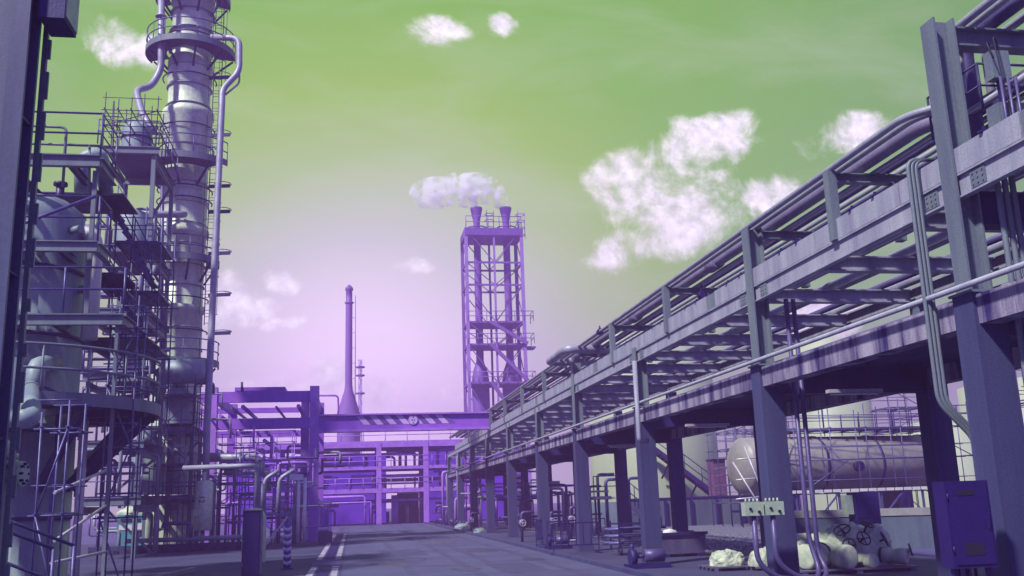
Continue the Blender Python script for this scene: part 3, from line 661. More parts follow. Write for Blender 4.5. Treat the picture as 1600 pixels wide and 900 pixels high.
# ------------------------------------------------------------------ tanks and drum behind the rack
def scaffold(name_label, x0, x1, y0, y1, zs, nx, ny, mat, group=None, boards=True, braces=True, top=1.1, cat='scaffold'):
    t = thing('scaffold', name_label, cat, (x0, y0, zs[0]), group)
    XS = [x0+(x1-x0)*i/max(1, nx) for i in range(nx+1)]; YS = [y0+(y1-y0)*i/max(1, ny) for i in range(ny+1)]
    for x in XS:
        for y in YS: MB().tube([(x, y, zs[0]), (x+rnd.uniform(-.03, .03), y, zs[-1]+top*rnd.uniform(.6, 1.2))], .022, 5).build('standard', mat, t)
    for z in zs[1:]:
        for y in YS:
            MB().tube([(x0-.15, y, z), (x1+.2, y, z)], .02, 5).build('ledger', mat, t); MB().tube([(x0-.12, y, z+.55), (x1+.15, y, z+.55)], .017, 5).build('ledger', mat, t)
        for x in XS: MB().tube([(x, y0-.15, z+.03), (x, y1+.2, z+.03)], .024, 5).build('transom', mat, t)
        if boards: MB().box(x0, y0+.05, z+.05, x1, y1-.05, z+.1).build('board', mat, t)
    if braces:
        for i, (za, zb) in enumerate(zip(zs, zs[1:])):
            a, b = (x0, x1) if i % 2 else (x1, x0)
            k = min(abs(x1-x0), 2.4)*(1 if b > a else -1)
            MB().tube([(a, y0-.03, za), (a+k, y0-.03, zb)], .022, 5).build('brace', mat, t)
    return t
tk = thing('storage_tank', 'big pale round storage tank with a stair winding down its side', 'tank', (19.4, 62, 0))
c0 = at(1022, 720, 62)
MB().lathe((c0.x, 62, 0), [(4.2, 1.4), (4.2, 12), (0, 12.6)], 56).build('shell', 'tank', tk)
MB().lathe((c0.x, 62, 0), [(4.5, 0), (4.5, 1.4), (4.2, 1.4)], 40).build('base', 'wall', tk)
sa = at(1010, 697, 57.4); sb_ = at(1118, 778, 57.0)
for k in (0, -.8): MB().bar(sa+Vector((0, k, 0)), sb_+Vector((0, k, 0)), .06, .26).build('stringer', 'darksteel', tk)
tr = MB()
for j in range(19):
    q = sa+(sb_-sa)*(j/18); tr.box(q.x-.16, q.y-.76, q.z-.02, q.x+.16, q.y-.04, q.z+.03)
tr.build('treads', 'darksteel', tk)
MB().rail([sa+Vector((0, -.8, 0)), sb_+Vector((0, -.8, 0))], 1.0, .03, True, 1.2).build('stair_railing', 'darksteel', tk)
for j in (.3, .7):
    q = sa+(sb_-sa)*j; MB().bar(q+Vector((0, -.4, -.1)), q+Vector((-.3, .3, -1.0)), .09).build('stair_bracket', 'darksteel', tk)
b0, b1 = at(985, 786, 52), at(1165, 786, 52)
bw = thing('bund_wall', 'dark bund wall in front of the big storage tank', 'wall', (b0.x, 52, 0))
MB().box(b0.x, 52, 0, b1.x+2, 52.3, 1.50).build('wall_body', 'wall', bw); MB().box(b0.x-.05, 51.95, 1.50, b1.x+2, 52.35, 1.58).build('coping', 'under', bw)
for j in range(6): x = b0.x+.4+j*1.5; MB().box(x, 51.85, 0, x+.12, 51.998, 1.45).build('buttress', 'darksteel', bw)
# small step platform
pf = thing('access_platform', 'small railed access platform on the near side of the big tank', 'platform', (at(945, 775, 46).x, 46, 0))
a_, b_ = at(925, 768, 46), at(968, 768, 46)
MB().box(a_.x, 45.6, 1.62, b_.x, 46.6, 1.70).build('deck', 'pale', pf); MB().rail([(a_.x, 45.62, 1.7), (b_.x, 45.62, 1.7)], 1.0, .025, True, .7).build('railing', 'darksteel', pf)
e_ = Vector((b_.x+1.9, 45.62, .1))
for k in (0, .88): MB().bar((b_.x, 45.62+k, 1.64), e_+Vector((0, k, 0)), .07, .2).build('stringer', 'palescaff', pf)
MB().rail([(b_.x, 45.62, 1.7), e_], 1.0, .025, True, .8).build('stair_railing', 'darksteel', pf)
for x in (a_.x+.05, b_.x-.05): MB().bar((x, 45.65, 0), (x, 45.65, 1.62), .08).build('leg', 'darksteel', pf)
# red door-like panel
q0, q1 = at(1104, 720, 54), at(1127, 776, 54)
rp = thing('control_cabin', 'dull red cabin beside the foot of the tank stair', 'cabin', (q0.x, 54, 1.58)); MB().box(q0.x, 53, 1.58, q1.x, 54, q0.z).build('case', 'red', rp); MB().box(q0.x+.1, 52.98, 1.6, q1.x-.1, 53, q0.z-.3).build('door', 'red', rp)
MB().box(q0.x-.06, 52.9, q0.z, q1.x+.06, 54.05, q0.z+.06).build('roof', 'darksteel', rp)
# horizontal drum
va, vb = at(1160, 727, 40), at(1450, 722, 41)
hv = thing('storage_drum', 'long horizontal cylindrical drum wrapped in scaffolding behind the concrete wall', 'storage drum', ((va.x+vb.x)/2, 40.5, 0))
dv = (vb-va); Lv = dv.length
va = Vector((va.x, va.y, 2.82)); vb = Vector((vb.x, vb.y, 2.82)); dv = vb-va; Lv = dv.length; rv = 1.22
MB().lathe(va, [(0, -.42), (rv*.45, -.38), (rv*.78, -.26), (rv*.95, -.10), (rv, 0), (rv, Lv), (rv*.95, Lv+.1), (rv*.78, Lv+.26), (0, Lv+.42)], 44, dv).build('shell', 'drum', hv)
for f_ in (.08, .37, .66, .95):
    MB().lathe(va+dv*f_, [(rv, -.05), (rv+.035, -.05), (rv+.035, .05), (rv, .05)], 44, dv).build('band', 'under', hv)
for f_ in (.2, .8):
    q = va+dv*f_; MB().box(q.x-.25, q.y-.9, 0, q.x+.25, q.y+.9, 1.75).build('saddle', 'darksteel', hv)
q = va+dv*.53; MB().cone(q+Vector((0, -rv-.02, -.15)), q+Vector((0, -rv-.22, -.15)), .22, .22, 18).build('manway', 'under', hv)
scaffold('tube scaffold in front of the horizontal drum', va.x+1.6, vb.x+.3, 38.1, 38.9, [0, 1.55, 2.95, 4.25], 5, 1, 'scaff', None, False)
wk = thing('walkway', 'grated walkway with a pale edge running below the horizontal drum', 'walkway', (va.x, 38.5, 1.5))
MB().box(va.x+1.0, 37.9, 1.60, vb.x+1, 39.0, 1.68).build('deck', 'darksteel', wk); 
ed = MB(); x = va.x+1.0
while x < vb.x+.9: ed.box(x, 37.86, 1.60, x+.34, 37.898, 1.72); x += .4
ed.build('edge_plate', 'pale', wk)
for j in range(5): x = va.x+1.4+j*1.9; MB().bar((x, 38.0, 0), (x, 38.0, 1.6), .08).build('leg', 'scaff', wk)
for j in range(3): x = va.x+1.8+j*2.9; MB().bar((x, 37.95, .05), (x+1.5, 37.95, 1.58), .06).build('brace', 'scaff', wk)
scaffold('railed scaffold deck along the top of the horizontal drum', va.x+1.2, vb.x-.6, 39.6, 41.2, [4.1, 4.25], 9, 1, 'darksteel', None, True, False, .95)
# white raking tubes at the left end of the drum
for a, b, lb in (((1163, 698), (1188, 760), 'white tube leaning against the round end of the drum'), ((1145, 722), (1192, 798), 'long white tube raking down past the left end of the drum')):
    pipe([at(*a, 38.2), at(*b, 37.4)], .035, 'palescaff', lb, 'white tubes at the drum end', 0, name='scaffold_tube', cat='scaffold tube')
for py, lb in ((716, 'upper short white tube crossing the drum end'), (748, 'middle short white tube crossing the drum end'), (778, 'low white tube crossing below the drum end')):
    pipe([at(1150, py+2, 38.1), at(1192, py-2, 38.1)], .03, 'palescaff', lb, 'white tubes at the drum end', 0, name='scaffold_tube', cat='scaffold tube')
scaffold('dense tangled scaffold rising between the storage tank and the drum', at(1128, 700, 48).x, at(1200, 700, 48).x, 46, 50, [0, 1.2, 2.1, 3.0, 3.9, 4.8, 5.7], 5, 3, 'scaff', None, False)
# more tanks further right
t2 = at(1300, 640, 70)
tt = thing('storage_tank', 'tall pale storage tank rising behind the horizontal drum', 'tank', (t2.x, 70, 0)); MB().lathe((t2.x, 70, 0), [(2.9, 0), (2.9, 13), (0, 13.6)], 44).build('shell', 'tank', tt); MB().ring((t2.x, 70, 0), 2.9, 3.0, 9.0, 9.2).build('stiffener', 'under', tt)
t3 = at(1460, 690, 52)
tt = thing('storage_tank', 'pale storage tank at the right behind the end of the drum', 'tank', (t3.x+.8, 52, 0)); MB().lathe((t3.x+.8, 52, 0), [(3.4, 0), (3.4, 5.1), (0, 5.7)], 48).build('shell', 'tank', tt)
MB().rail([(t3.x+.8+3.3*math.cos(a), 52+3.3*math.sin(a), 5.1) for a in [PI+.2*i for i in range(16)]], 1.0, .03).build('railing', 'darksteel', tt)
scaffold('scaffold tower at the right end of the drum', at(1385, 690, 43).x, at(1440, 690, 43).x, 42.4, 44, [0, 1.6, 3.1, 4.3, 5.4, 6.4], 2, 1, 'scaff')
scaffold('scaffold around the tank beyond the nearest column', at(1560, 690, 36).x, at(1680, 690, 36).x, 34, 37, [0, 1.7, 3.3, 4.9, 6.5, 8], 4, 2, 'darksteel', None, False)
ww = at(1590, 690, 60)
tt = thing('storage_tank', 'pale storage tank beyond the nearest column at the right edge', 'tank', (ww.x, 60, 0)); MB().lathe((ww.x+1, 60, 0), [(4.2, 0), (4.2, 8.4), (0, 9)], 44).build('shell', 'tank', tt)

# ------------------------------------------------------------------ left foreground column
lc = thing('steel_column', 'tall near steel column at the left edge of the picture', 'column', (-3.1, 8.8, 0))
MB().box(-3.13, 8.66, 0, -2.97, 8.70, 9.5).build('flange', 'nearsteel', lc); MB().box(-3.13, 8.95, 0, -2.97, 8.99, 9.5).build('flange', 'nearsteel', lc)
MB().box(-3.10, 8.70, 0, -3.07, 8.95, 9.5).build('web', 'darksteel', lc)  # web in darker steel, the shadow between the flanges put into its colour
z = .9
while z < 9: MB().box(-3.07, 8.70, z, -2.985, 8.95, z+.02).build('stiffener', 'under', lc); z += 1.45
rl = MB().box(-3.02, 9.20, 0, -2.975, 9.25, 9.4); z = .6
while z < 9: rl.box(-2.975, 9.21, z, -2.945, 9.24, z+rnd.choice((.12, .2, .28))); z += .42
rl.build('notched_strip', 'steel', lc)
bk = MB().box(-2.93, 8.75, 6.26, -2.70, 9.15, 7.6).solo('box_girder', 'under', 'dark box girder jutting from the top of the near left column', 'girder')
MB().box(-2.70, 8.77, 6.29, -2.685, 9.13, 7.6).build('end_plate', 'palegreen', bk)
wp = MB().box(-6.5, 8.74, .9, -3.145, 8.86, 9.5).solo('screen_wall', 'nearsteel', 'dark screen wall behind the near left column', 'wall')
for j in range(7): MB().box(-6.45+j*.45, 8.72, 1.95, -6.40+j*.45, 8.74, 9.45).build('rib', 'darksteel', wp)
# flanged pipe and valve at the left edge
a = at(8, 690, 9.6)
fv = thing('flanged_valve', 'pale flanged valve on an elbow pipe at the left edge', 'valve', (a.x, 9.6, 0))
MB().tube([(a.x-.9, 9.6, a.z+.02), (a.x, 9.6, a.z+.02), (a.x, 9.6, 0)], .075, 14, .16).build('pipe', 'palegreen', fv)
MB().cone((a.x, 9.6, a.z-.22), (a.x, 9.6, a.z-.17), .125, .125, 18).cone((a.x, 9.6, a.z-.16), (a.x, 9.6, a.z-.11), .125, .125, 18).build('flange', 'palegreen', fv)
MB().cone((a.x+.03, 9.58, a.z-.30), (a.x+.15, 9.55, a.z-.30), .07, .07, 14).cone((a.x+.15, 9.55, a.z-.30), (a.x+.20, 9.54, a.z-.30), .115, .115, 20).build('branch', 'palegreen', fv)
bo = MB()
for k in range(8): aa = 2*PI*k/8; bo.cone((a.x+.195, 9.54+math.cos(aa)*.088, a.z-.30+math.sin(aa)*.088), (a.x+.225, 9.535+math.cos(aa)*.088, a.z-.30+math.sin(aa)*.088), .013, .013, 6)
bo.build('bolts', 'darksteel', fv)
# near stair with handrails
sr = thing('steel_stair', 'steel stair with two pale handrails in the lower left corner', 'stair', (-5.2, 13.2, 0))
for yy, nm in ((12.9, 'railing'), (13.8, 'railing')):
    p0 = Vector((-6.6, yy, 1.6)); p1 = Vector((at(86, 826, 12.9).x, yy, .35))
    for k in (.42, .95): MB().tube([p0+Vector((0, 0, k)), p1+Vector((0, 0, k))], .022, 8).build('handrail', 'scaff', sr)
    for q in (0, .5, 1): w_ = p0+(p1-p0)*q; MB().tube([w_+Vector((0, 0, -.25)), w_+Vector((0, 0, .95))], .022, 8).build('post', 'scaff', sr)
    MB().bar(p0+Vector((0, 0, -.1)), p1+Vector((0, 0, -.2)), .05, .2).build('stringer', 'darksteel', sr)
for j in range(7): w_ = p0+(p1-p0)*(j/6); MB().box(w_.x-.13, 12.93, w_.z-.12, w_.x+.13, 13.77, w_.z-.09).build('tread', 'darksteel', sr)

# ------------------------------------------------------------------ big vessel with round platform
VX, VY = -8.2, 25.0
va_ = thing('process_vessel', 'large squat vertical vessel with a round platform at the left', 'vessel', (VX, VY, 0))
MB().lathe((VX, VY, 0), [(1.5, 0), (1.5, .3), (1.45, .3), (1.45, 8.9), (1.35, 9.2), (1.0, 9.5), (.5, 9.65), (0, 9.7)], 56).build('shell', 'vessel', va_)
for z in (1.6, 3.6, 5.9, 7.55): MB().lathe((VX, VY, 0), [(1.45, z), (1.49, z), (1.49, z+.09), (1.45, z+.09)], 56).build('band', 'under', va_)
A0, A1 = R(-115), R(75)
MB().ring((VX, VY, 0), 1.6, 3.35, 4.14, 4.22, A0, A1, 44).build('platform_deck', 'under', va_)
MB().ring((VX, VY, 0), 3.35, 3.39, 4.05, 4.34, A0, A1, 44).build('platform_rim', 'steel', va_)
pp = MB()
for k in (.55, 1.08): pp.arc((VX, VY, 0), 3.34, 4.3+k, A0, A1, .034, 40)
for j in range(12): a = A0+(A1-A0)*j/11; pp.tube([(VX+3.34*math.cos(a), VY+3.34*math.sin(a), 4.3), (VX+3.34*math.cos(a), VY+3.34*math.sin(a), 5.38)], .026, 6)
pp.build('platform_railing', 'steel', va_)
for a in (R(-80), R(-45), R(-12), R(22), R(50)):
    c_, s_ = math.cos(a), math.sin(a)
    MB().bar((VX+3.15*c_, VY+3.15*s_, 4.05), (VX+1.45*c_, VY+1.45*s_, 2.3), .16, .20).build('bracket', 'darksteel', va_)
    MB().bar((VX+1.45*c_, VY+1.45*s_, 4.05), (VX+3.3*c_, VY+3.3*s_, 4.05), .12, .16).build('joist', 'darksteel', va_)
for a, z in ((R(-60), 7.9), (R(-30), 8.6), (R(-75), 9.0), (R(-10), 7.2)):
    MB().cone((VX+1.4*math.cos(a), VY+1.4*math.sin(a), z), (VX+1.75*math.cos(a), VY+1.75*math.sin(a), z), .10, .10, 12).build('nozzle', 'vessel', va_)
for x in (-8.9, -8.2, -7.4): MB().cone((x, VY-.3, 9.3), (x, VY-.3, 9.95), .1, .1, 12).cone((x, VY-.3, 9.9), (x, VY-.3, 9.98), .17, .17, 12).build('nozzle', 'darksteel', va_)
pipe([at(52, 622, 22.4), at(56, 572, 22.4), at(85, 566, 24.2)], .20, 'vessel', 'pale elbow pipe standing on the round platform against the vessel', None, .3)
pipe([at(12, 560, 20.6), at(12, 655, 20.6), at(48, 655, 20.6), at(48, 608, 22.2)], .20, 'vessel', 'big U bend pipe hanging below the round platform', None, .35)
pipe([(-6.45, 24.6, 5.9), (-6.45, 24.6, 8.5), (-6.9, 24.9, 8.9)], .20, 'pale', 'bright pale vertical pipe along the right side of the squat vessel', None, .3)
pipe([(-6.35, 24.3, 0), (-6.35, 24.3, 3.9)], .10, 'pale', 'pale drop pipe beneath the round platform', None)
pipe([(-6.75, 23.55, 0), (-6.75, 23.55, 4.0)], .05, 'scaff', 'thin pipe beside the vessel skirt', None)
# square platforms round the vessel
vs2 = thing('steel_platform', 'stacked square steel platforms built round the squat vessel', 'platform', (-8, 24, 0))
xr1, xr2, xr3 = at(192, 520, 23.2).x, at(150, 410, 23.2).x, at(155, 296, 23.6).x
for z, xr, y0 in ((6.12, xr1, 23.1), (7.9, xr2, 23.2), (10.15, xr3, 23.5)):
    MB().ibeam((-12, y0, z), (xr, y0, z), .26 if z < 10 else .30, .16, .025).build('edge_beam', 'steel', vs2)
    yb_ = 25.0 if z > 10 else 24.3
    MB().ibeam((xr-.02, y0+.1, z), (xr-.02, yb_, z), .26, .16, .025).build('edge_beam', 'steel', vs2)
    MB().box(-12, y0+.09, z+.132 if z < 10 else z+.155, xr-.12, 23.52, z+.17 if z < 10 else z+.19).build('deck', 'darksteel', vs2); MB().box(-12, 26.5, z+.132, xr-.12, 28.4, z+.17).build('deck', 'darksteel', vs2)
    for j in range(4): x = -11.4+j*1.5; MB().ibeam((x, y0+.1, z-.01), (x, 28.4, z-.01), .2, .12, .02).build('joist', 'darksteel', vs2)
    MB().rail([(-12, y0, z+.15), (xr, y0, z+.15), (xr, yb_, z+.15)], 1.1, .026, True, 1.3).build('railing', 'scaff', vs2)
for x, y in ((xr1-.12, 23.15), (-11.8, 23.2), (-11.8, 28.2)): MB().bar((x, y, 0), (x, y, 5.98), .07, .07).build('post', 'steel', vs2)
for x, y in ((xr3-.15, 23.75), (-11.8, 23.62)): MB().bar((x, y, 6.26), (x, y, 9.98), .10, .10).build('post', 'steel', vs2)
MB().tube([(-9.2, 23.0, 7.7), (xr3+.1, 23.0, 9.1)], .045, 6).build('brace', 'scaff', vs2); MB().tube([(-9.3, 23.0, 5.7), (-6.2, 23.0, 4.2)], .04, 6).build('brace', 'scaff', vs2)
pipe([at(128, 300, 25.2), at(128, 246, 25.2), at(158, 240, 25.2), at(166, 300, 26.2)], .19, 'vessel', 'fat inverted U pipe above the topmost square platform', None, .35)
pipe([at(98, 292, 23.6), at(104, 199, 23.6), at(40, 196, 23.6)], .035, 'steel', 'slim tall pipe bent over the topmost square platform', None, .15)
hr = MB().tube([at(38, 224, 23.7), at(158, 228, 23.7), at(170, 240, 24.4), at(195, 282, 26.5)], .035, 8).tube([at(38, 255, 23.7), at(140, 258, 23.7)], .03, 8).tube([at(140, 300, 23.7), at(140, 226, 23.7)], .03, 8)
hr.solo('guard_rail', 'steel', 'tall bent guard rail at the topmost square platform', 'railing')
# scaffold tower with ladder stairs right of the vessel
sx0, sx1 = at(163, 700, 28.5).x, at(236, 700, 28.5).x
scaffold('tube scaffold with stairs between the squat vessel and the tall tower', sx0, sx1, 28.4, 30.6, [4.4, 6.3, 7.9, 9.4], 3, 1, 'scaff', None, True)
for i, (a, b) in enumerate(((at(182, 335, 28), at(236, 442, 28)), (at(170, 430, 28), at(222, 530, 28)))):
    mb = MB().bar(a, b, .03, .09).bar(a+Vector((0, .7, 0)), b+Vector((0, .7, 0)), .03, .09).rail([a, b], .9, .02, True, 1)
    for j in range(9): q = a+(b-a)*(j/8); mb.box(q.x-.1, q.y+.02, q.z-.02, q.x+.1, q.y+.68, q.z+.01)
    mb.solo('stair', 'scaff', ['upper steep stair flight in the scaffold beside the vessel', 'lower steep stair flight in the scaffold beside the vessel', 'topmost steep stair flight dropping from the square platform'][i], 'stair', 'steep stairs in the scaffold')
scaffold('slender tube scaffold in front of the vessel skirt', at(72, 800, 20).x, at(112, 800, 20).x, 19.4, 20.4, [0, 1.7, 3.3], 1, 1, 'scaff', None, False, True, .5)
scaffold('slender tube scaffold standing before the teal container', at(163, 800, 24).x, at(205, 800, 24).x, 23.6, 24.4, [0, 1.6, 3.2, 4.6, 6.0], 1, 1, 'scaff', None, False, True, .8)
for i, (a, b) in enumerate((((85, 770), (165, 735)), ((85, 845), (165, 790)), ((80, 880), (165, 862)))):
    pipe([at(*a, 19.3), at(*b, 23)], .03, 'palescaff', ['upper pale tube raking between the two slender scaffolds', 'middle pale tube raking between the two slender scaffolds', 'lowest pale tube between the two slender scaffolds'][i], 'raking tubes at the left', 0, name='scaffold_tube', cat='scaffold tube')

# ------------------------------------------------------------------ process structure with small drum on top
def structure(label, x0, x1, y0, y1, levels, nx=1, mat='steel', deck='darksteel', rails=True, brace=True, group=None, bw=.22):
    t = thing('steel_structure', label, 'structure', (x0, y0, 0), group)
    XS = [x0+(x1-x0)*i/nx for i in range(nx+1)]
    for x in XS:
        for y in (y0, y1): MB().bar((x, y, 0), (x, y, levels[-1]), bw, bw).build('column', mat, t)
    for z in levels:
        for y in (y0, y1): MB().ibeam((x0-.2, y-bw*.8, z-.16), (x1+.2, y-bw*.8, z-.16), .3, .14, .03).build('beam', mat, t)
        for x in XS: MB().ibeam((x+bw*.1, y0, z-.46), (x+bw*.1, y1, z-.46), .26, .14, .03).build('beam', mat, t)
        if rails: MB().box(x0, y0, z+.01, x1, y1, z+.05).build('deck', deck, t); MB().rail([(x0-.2, y0-.2, z+.05), (x1+.2, y0-.2, z+.05), (x1+.2, y1, z+.05)], 1.05, .028, True, 1.2).build('railing', 'scaff', t)
    if brace:
        for i, (a, b) in enumerate(zip([0]+levels[:-1], levels)):
            p, q = (x0, x1) if i % 2 else (x1, x0); MB().bar((p, y1-.2, a), (q, y1-.2, b-.4), .1).build('brace', mat, t)
    return t
zt = at(205, 240, 40).z
sxa, sxb = at(168, 300, 40).x, at(246, 300, 40).x
structure('tall open steel structure between the squat vessel and the tower', sxa, sxb, 39, 43, [2.3, 4.4, 7.0, 9.6, 12.2, zt-.1], 1, bw=.16)
dd = at(212, 205, 40.5)
sd_ = thing('small_drum', 'small domed drum standing on top of the open steel structure', 'drum', (dd.x, 40.8, zt))
MB().lathe((dd.x, 40.8, 0), [(.62, zt), (.62, zt+1.25), (.55, zt+1.5), (.35, zt+1.7), (0, zt+1.8)], 28).build('shell', 'vessel', sd_)
for k in (.3, .9): MB().lathe((dd.x, 40.8, zt+k), [(.62, 0), (.66, 0), (.66, .08), (.62, .08)], 28).build('band', 'under', sd_)
scaffold('tangled tube scaffold around the small domed drum', sxa-.1, sxb, 39.2, 41.8, [zt, zt+.9, zt+1.6], 4, 2, 'darksteel', None, False, True, .7)
pipe([at(176, 262, 39), at(178, 158, 39)], .03, 'darksteel', 'thin dark mast rising beside the small domed drum', None, 0, name='mast', cat='mast')
pipe([at(163, 181, 39), at(190, 183, 39)], .022, 'darksteel', 'thin cross bar on the dark mast by the domed drum', None, 0, name='cross_bar', cat='bar')
# filler equipment in the structure
for i, (px, py, r, h, lb) in enumerate(((205, 410, .75, 2.0, 'upright vessel on the third deck of the open steel structure'), (200, 505, .65, 2.3, 'upright vessel on the second deck of the open steel structure'), (228, 330, .5, 1.6, 'upright vessel near the top of the open steel structure'))):
    q = at(px, py, 41); z0 = min([2.35, 4.45, 7.05, 9.65, 12.25], key=lambda a: abs(a-q.z+h*.5))
    MB().lathe((q.x, 41, z0), [(r, .0), (r, h-.4), (r*.8, h-.15), (r*.4, h), (0, h+.03)], 24).solo('upright_vessel', 'vessel', lb, 'vessel')
for i in range(30):
    z = rnd.choice([2.35, 4.45, 7.05, 9.65, 12.25]); x = rnd.uniform(sxa-.3, sxb+.3); y = rnd.uniform(38.6, 42.5); h = rnd.uniform(.6, 2.2); l_ = rnd.uniform(.5, 2.2)*rnd.choice((-1, 1))
    pipe([(x, y, z), (x, y, z+h), (x+l_*.6, y, z+h), (x+l_*.6, y+rnd.uniform(-.5, .5), z+h+rnd.uniform(-.4, .6))], rnd.uniform(.035, .10), rnd.choice(('pipe', 'pipedark', 'scaff', 'vessel')), 'bent pipe in the tangle on the decks of the open steel structure', 'bent pipes in the open structure')
for i in range(10):
    z = rnd.uniform(2.5, 12); y = rnd.uniform(38.6, 39.4); pipe([(sxa-rnd.uniform(0, .8), y, z), (sxb+rnd.uniform(.1, 1.2), y, z)], rnd.uniform(.04, .09), rnd.choice(('pipe', 'pipedark', 'scaff')), 'level pipe running along the face of the open steel structure', 'level pipes on the open structure', 0)

# ------------------------------------------------------------------ the tall tower
TX, TY = -8.45, 48.0
tw = thing('column_tower', 'tall slender clad column tower with ring platforms rising out of the picture', 'tower', (TX, TY, 0))
zz = lambda py: at(290, py, TY).z
prof = [(1.15, 0), (1.15, zz(600)), (1.08, zz(560)), (1.08, zz(490)), (1.18, zz(489)), (1.18, zz(481)), (1.06, zz(480)), (1.06, zz(420)), (1.10, zz(400)), (1.10, zz(372)), (1.24, zz(370)), (1.24, zz(362)), (1.10, zz(358)),
        (1.10, zz(320)), (1.16, zz(318)), (1.08, zz(312)), (1.08, zz(235)), (1.16, zz(230)), (1.20, zz(190)), (1.28, zz(186)), (1.28, zz(178)), (1.04, zz(172)), (1.04, zz(135)), (1.12, zz(130)), (1.12, zz(100)), (1.0, zz(92)), (1.0, zz(15)), (1.1, zz(10)), (1.05, zz(-60)), (1.05, zz(-90)), (.8, zz(-105)), (0, zz(-115))]
MB().lathe((TX, TY, 0), prof, 48).build('shell', 'clad', tw)
sm_ = MB()
z = 3.0
while z < 32:
    sm_.lathe((TX, TY, 0), [(1.0, z), (1.225 if False else 1.135, z), (1.135, z+.04), (1.0, z+.04)], 40); z += 1.05
sm_.build('cladding_seams', 'vessel', tw)
def tower_platform(py, rad, a0, a1, brk=True, h=1.1):
    z = zz(py)
    MB().ring((TX, TY, 0), 1.2, rad, z, z+.06, a0, a1, 36).build('platform_deck', 'darksteel', tw)
    MB().ring((TX, TY, 0), rad, rad+.04, z-.12, z+.2, a0, a1, 36).build('platform_rim', 'steel', tw)
    n = int((a1-a0)/.35); p_ = MB()
    for k in (.6, h): p_.arc((TX, TY, 0), rad, z+k, a0, a1, .03, 30)
    for j in range(n+1): a = a0+(a1-a0)*j/n; p_.tube([(TX+rad*math.cos(a), TY+rad*math.sin(a), z), (TX+rad*math.cos(a), TY+rad*math.sin(a), z+h)], .022, 5)
    p_.build('platform_railing', 'scaff', tw)
    if brk:
        for j in range(n//2+1):
            a = a0+(a1-a0)*min(1, j/(n/2)); c_, s_ = math.cos(a), math.sin(a)
            MB().bar((TX+(rad-.1)*c_, TY+(rad-.1)*s_, z-.05), (TX+1.08*c_, TY+1.08*s_, z-1.0), .09).build('bracket', 'under', tw)
tower_platform(3, 1.85, R(-200), R(20)); tower_platform(88, 2.2, R(-200), R(10)); tower_platform(268, 2.5, R(-225), R(-30)); tower_platform(413, 1.75, R(-200), R(40))
tower_platform(572, 1.9, R(-120), R(20))
for py in (65, 128, 205, 236, 300, 318, 470, 520): MB().arc((TX, TY, 0), 1.32, zz(py), R(-190), R(20), .035, 30).build('hoop', 'darksteel', tw)
# caged ladder on the right
lx, ly = TX+1.45, TY-.5
ld = MB().tube([(lx-.2, ly, 10.5), (lx-.2, ly, zz(-20))], .025, 5).tube([(lx+.2, ly, 10.5), (lx+.2, ly, zz(-20))], .025, 5)
z = 10.6
while z < 32: ld.tube([(lx-.2, ly, z), (lx+.2, ly, z)], .014, 4); z += .32
ld.build('ladder', 'scaff', tw)
cg = MB(); z = 11
while z < 31: cg.arc((lx, ly-.05, 0), .42, z, R(-180), R(0), .016, 10); z += .95
for a in (-160, -110, -70, -20): cg.tube([(lx+.42*math.cos(R(a)), ly-.05+.42*math.sin(R(a)), 11), (lx+.42*math.cos(R(a)), ly-.05+.42*math.sin(R(a)), 30.2)], .013, 4)
cg.build('ladder_cage', 'scaff', tw)
for py in (120, 210, 290, 330, 395, 460, 520):
    q = at(348, py, 47); MB().bar((q.x-.7, 47.2, q.z), (q.x+.35, 47.0, q.z), .10, .16).build('pipe_bracket', 'darksteel', tw)
    MB().arc((q.x+.02, 46.9, 0), .40, q.z+.05, R(-180), R(90), .02, 14).build('hoop', 'scaff', tw)
pipe([at(252, -60, 46.6), at(252, 108, 46.6), at(236, 136, 46.3), at(212, 140, 45.5), at(222, 178, 44.5), at(240, 205, 43.5)], .17, 'pipe', 'fat pipe running up the left of the tower and kinking out to the small drum', None, .5, [(at(252, 26, 46.6), (0, 0, 1))], seg=12)
pipe([at(330, 58, 47), at(374, 60, 46.6), at(374, 112, 46.4), at(347, 140, 46.2), at(347, 160, 46), (at(322, 700, 44.1).x, 44.1, 5.0), (at(321, 760, 44).x, 44.05, 2.9)], .155, 'pipe', 'long vertical pipe down the right of the tower ending in the hanging silencer drum', None, .45, seg=12)
pipe([at(374, 112, 46.4), at(374, 130, 46.4), at(352, 148, 46.2)], .05, 'pipe', 'thin bypass pipe beside the bend at the top right of the tower', None, .2)
pipe([at(254, 250, 46.4), at(252, 560, 46.4)], .09, 'pipedark', 'dusky riser pipe along the left flank of the tower', None)
pipe([at(262, 330, 46.3), at(258, 640, 46.3)], .05, 'scaff', 'slim riser pipe along the left flank of the tower', None)
pipe([at(205, 335, 45), at(282, 335, 46.2), at(288, 335, 46.8)], .17, 'pipe', 'level pipe entering the tower from the open steel structure', None, .3)
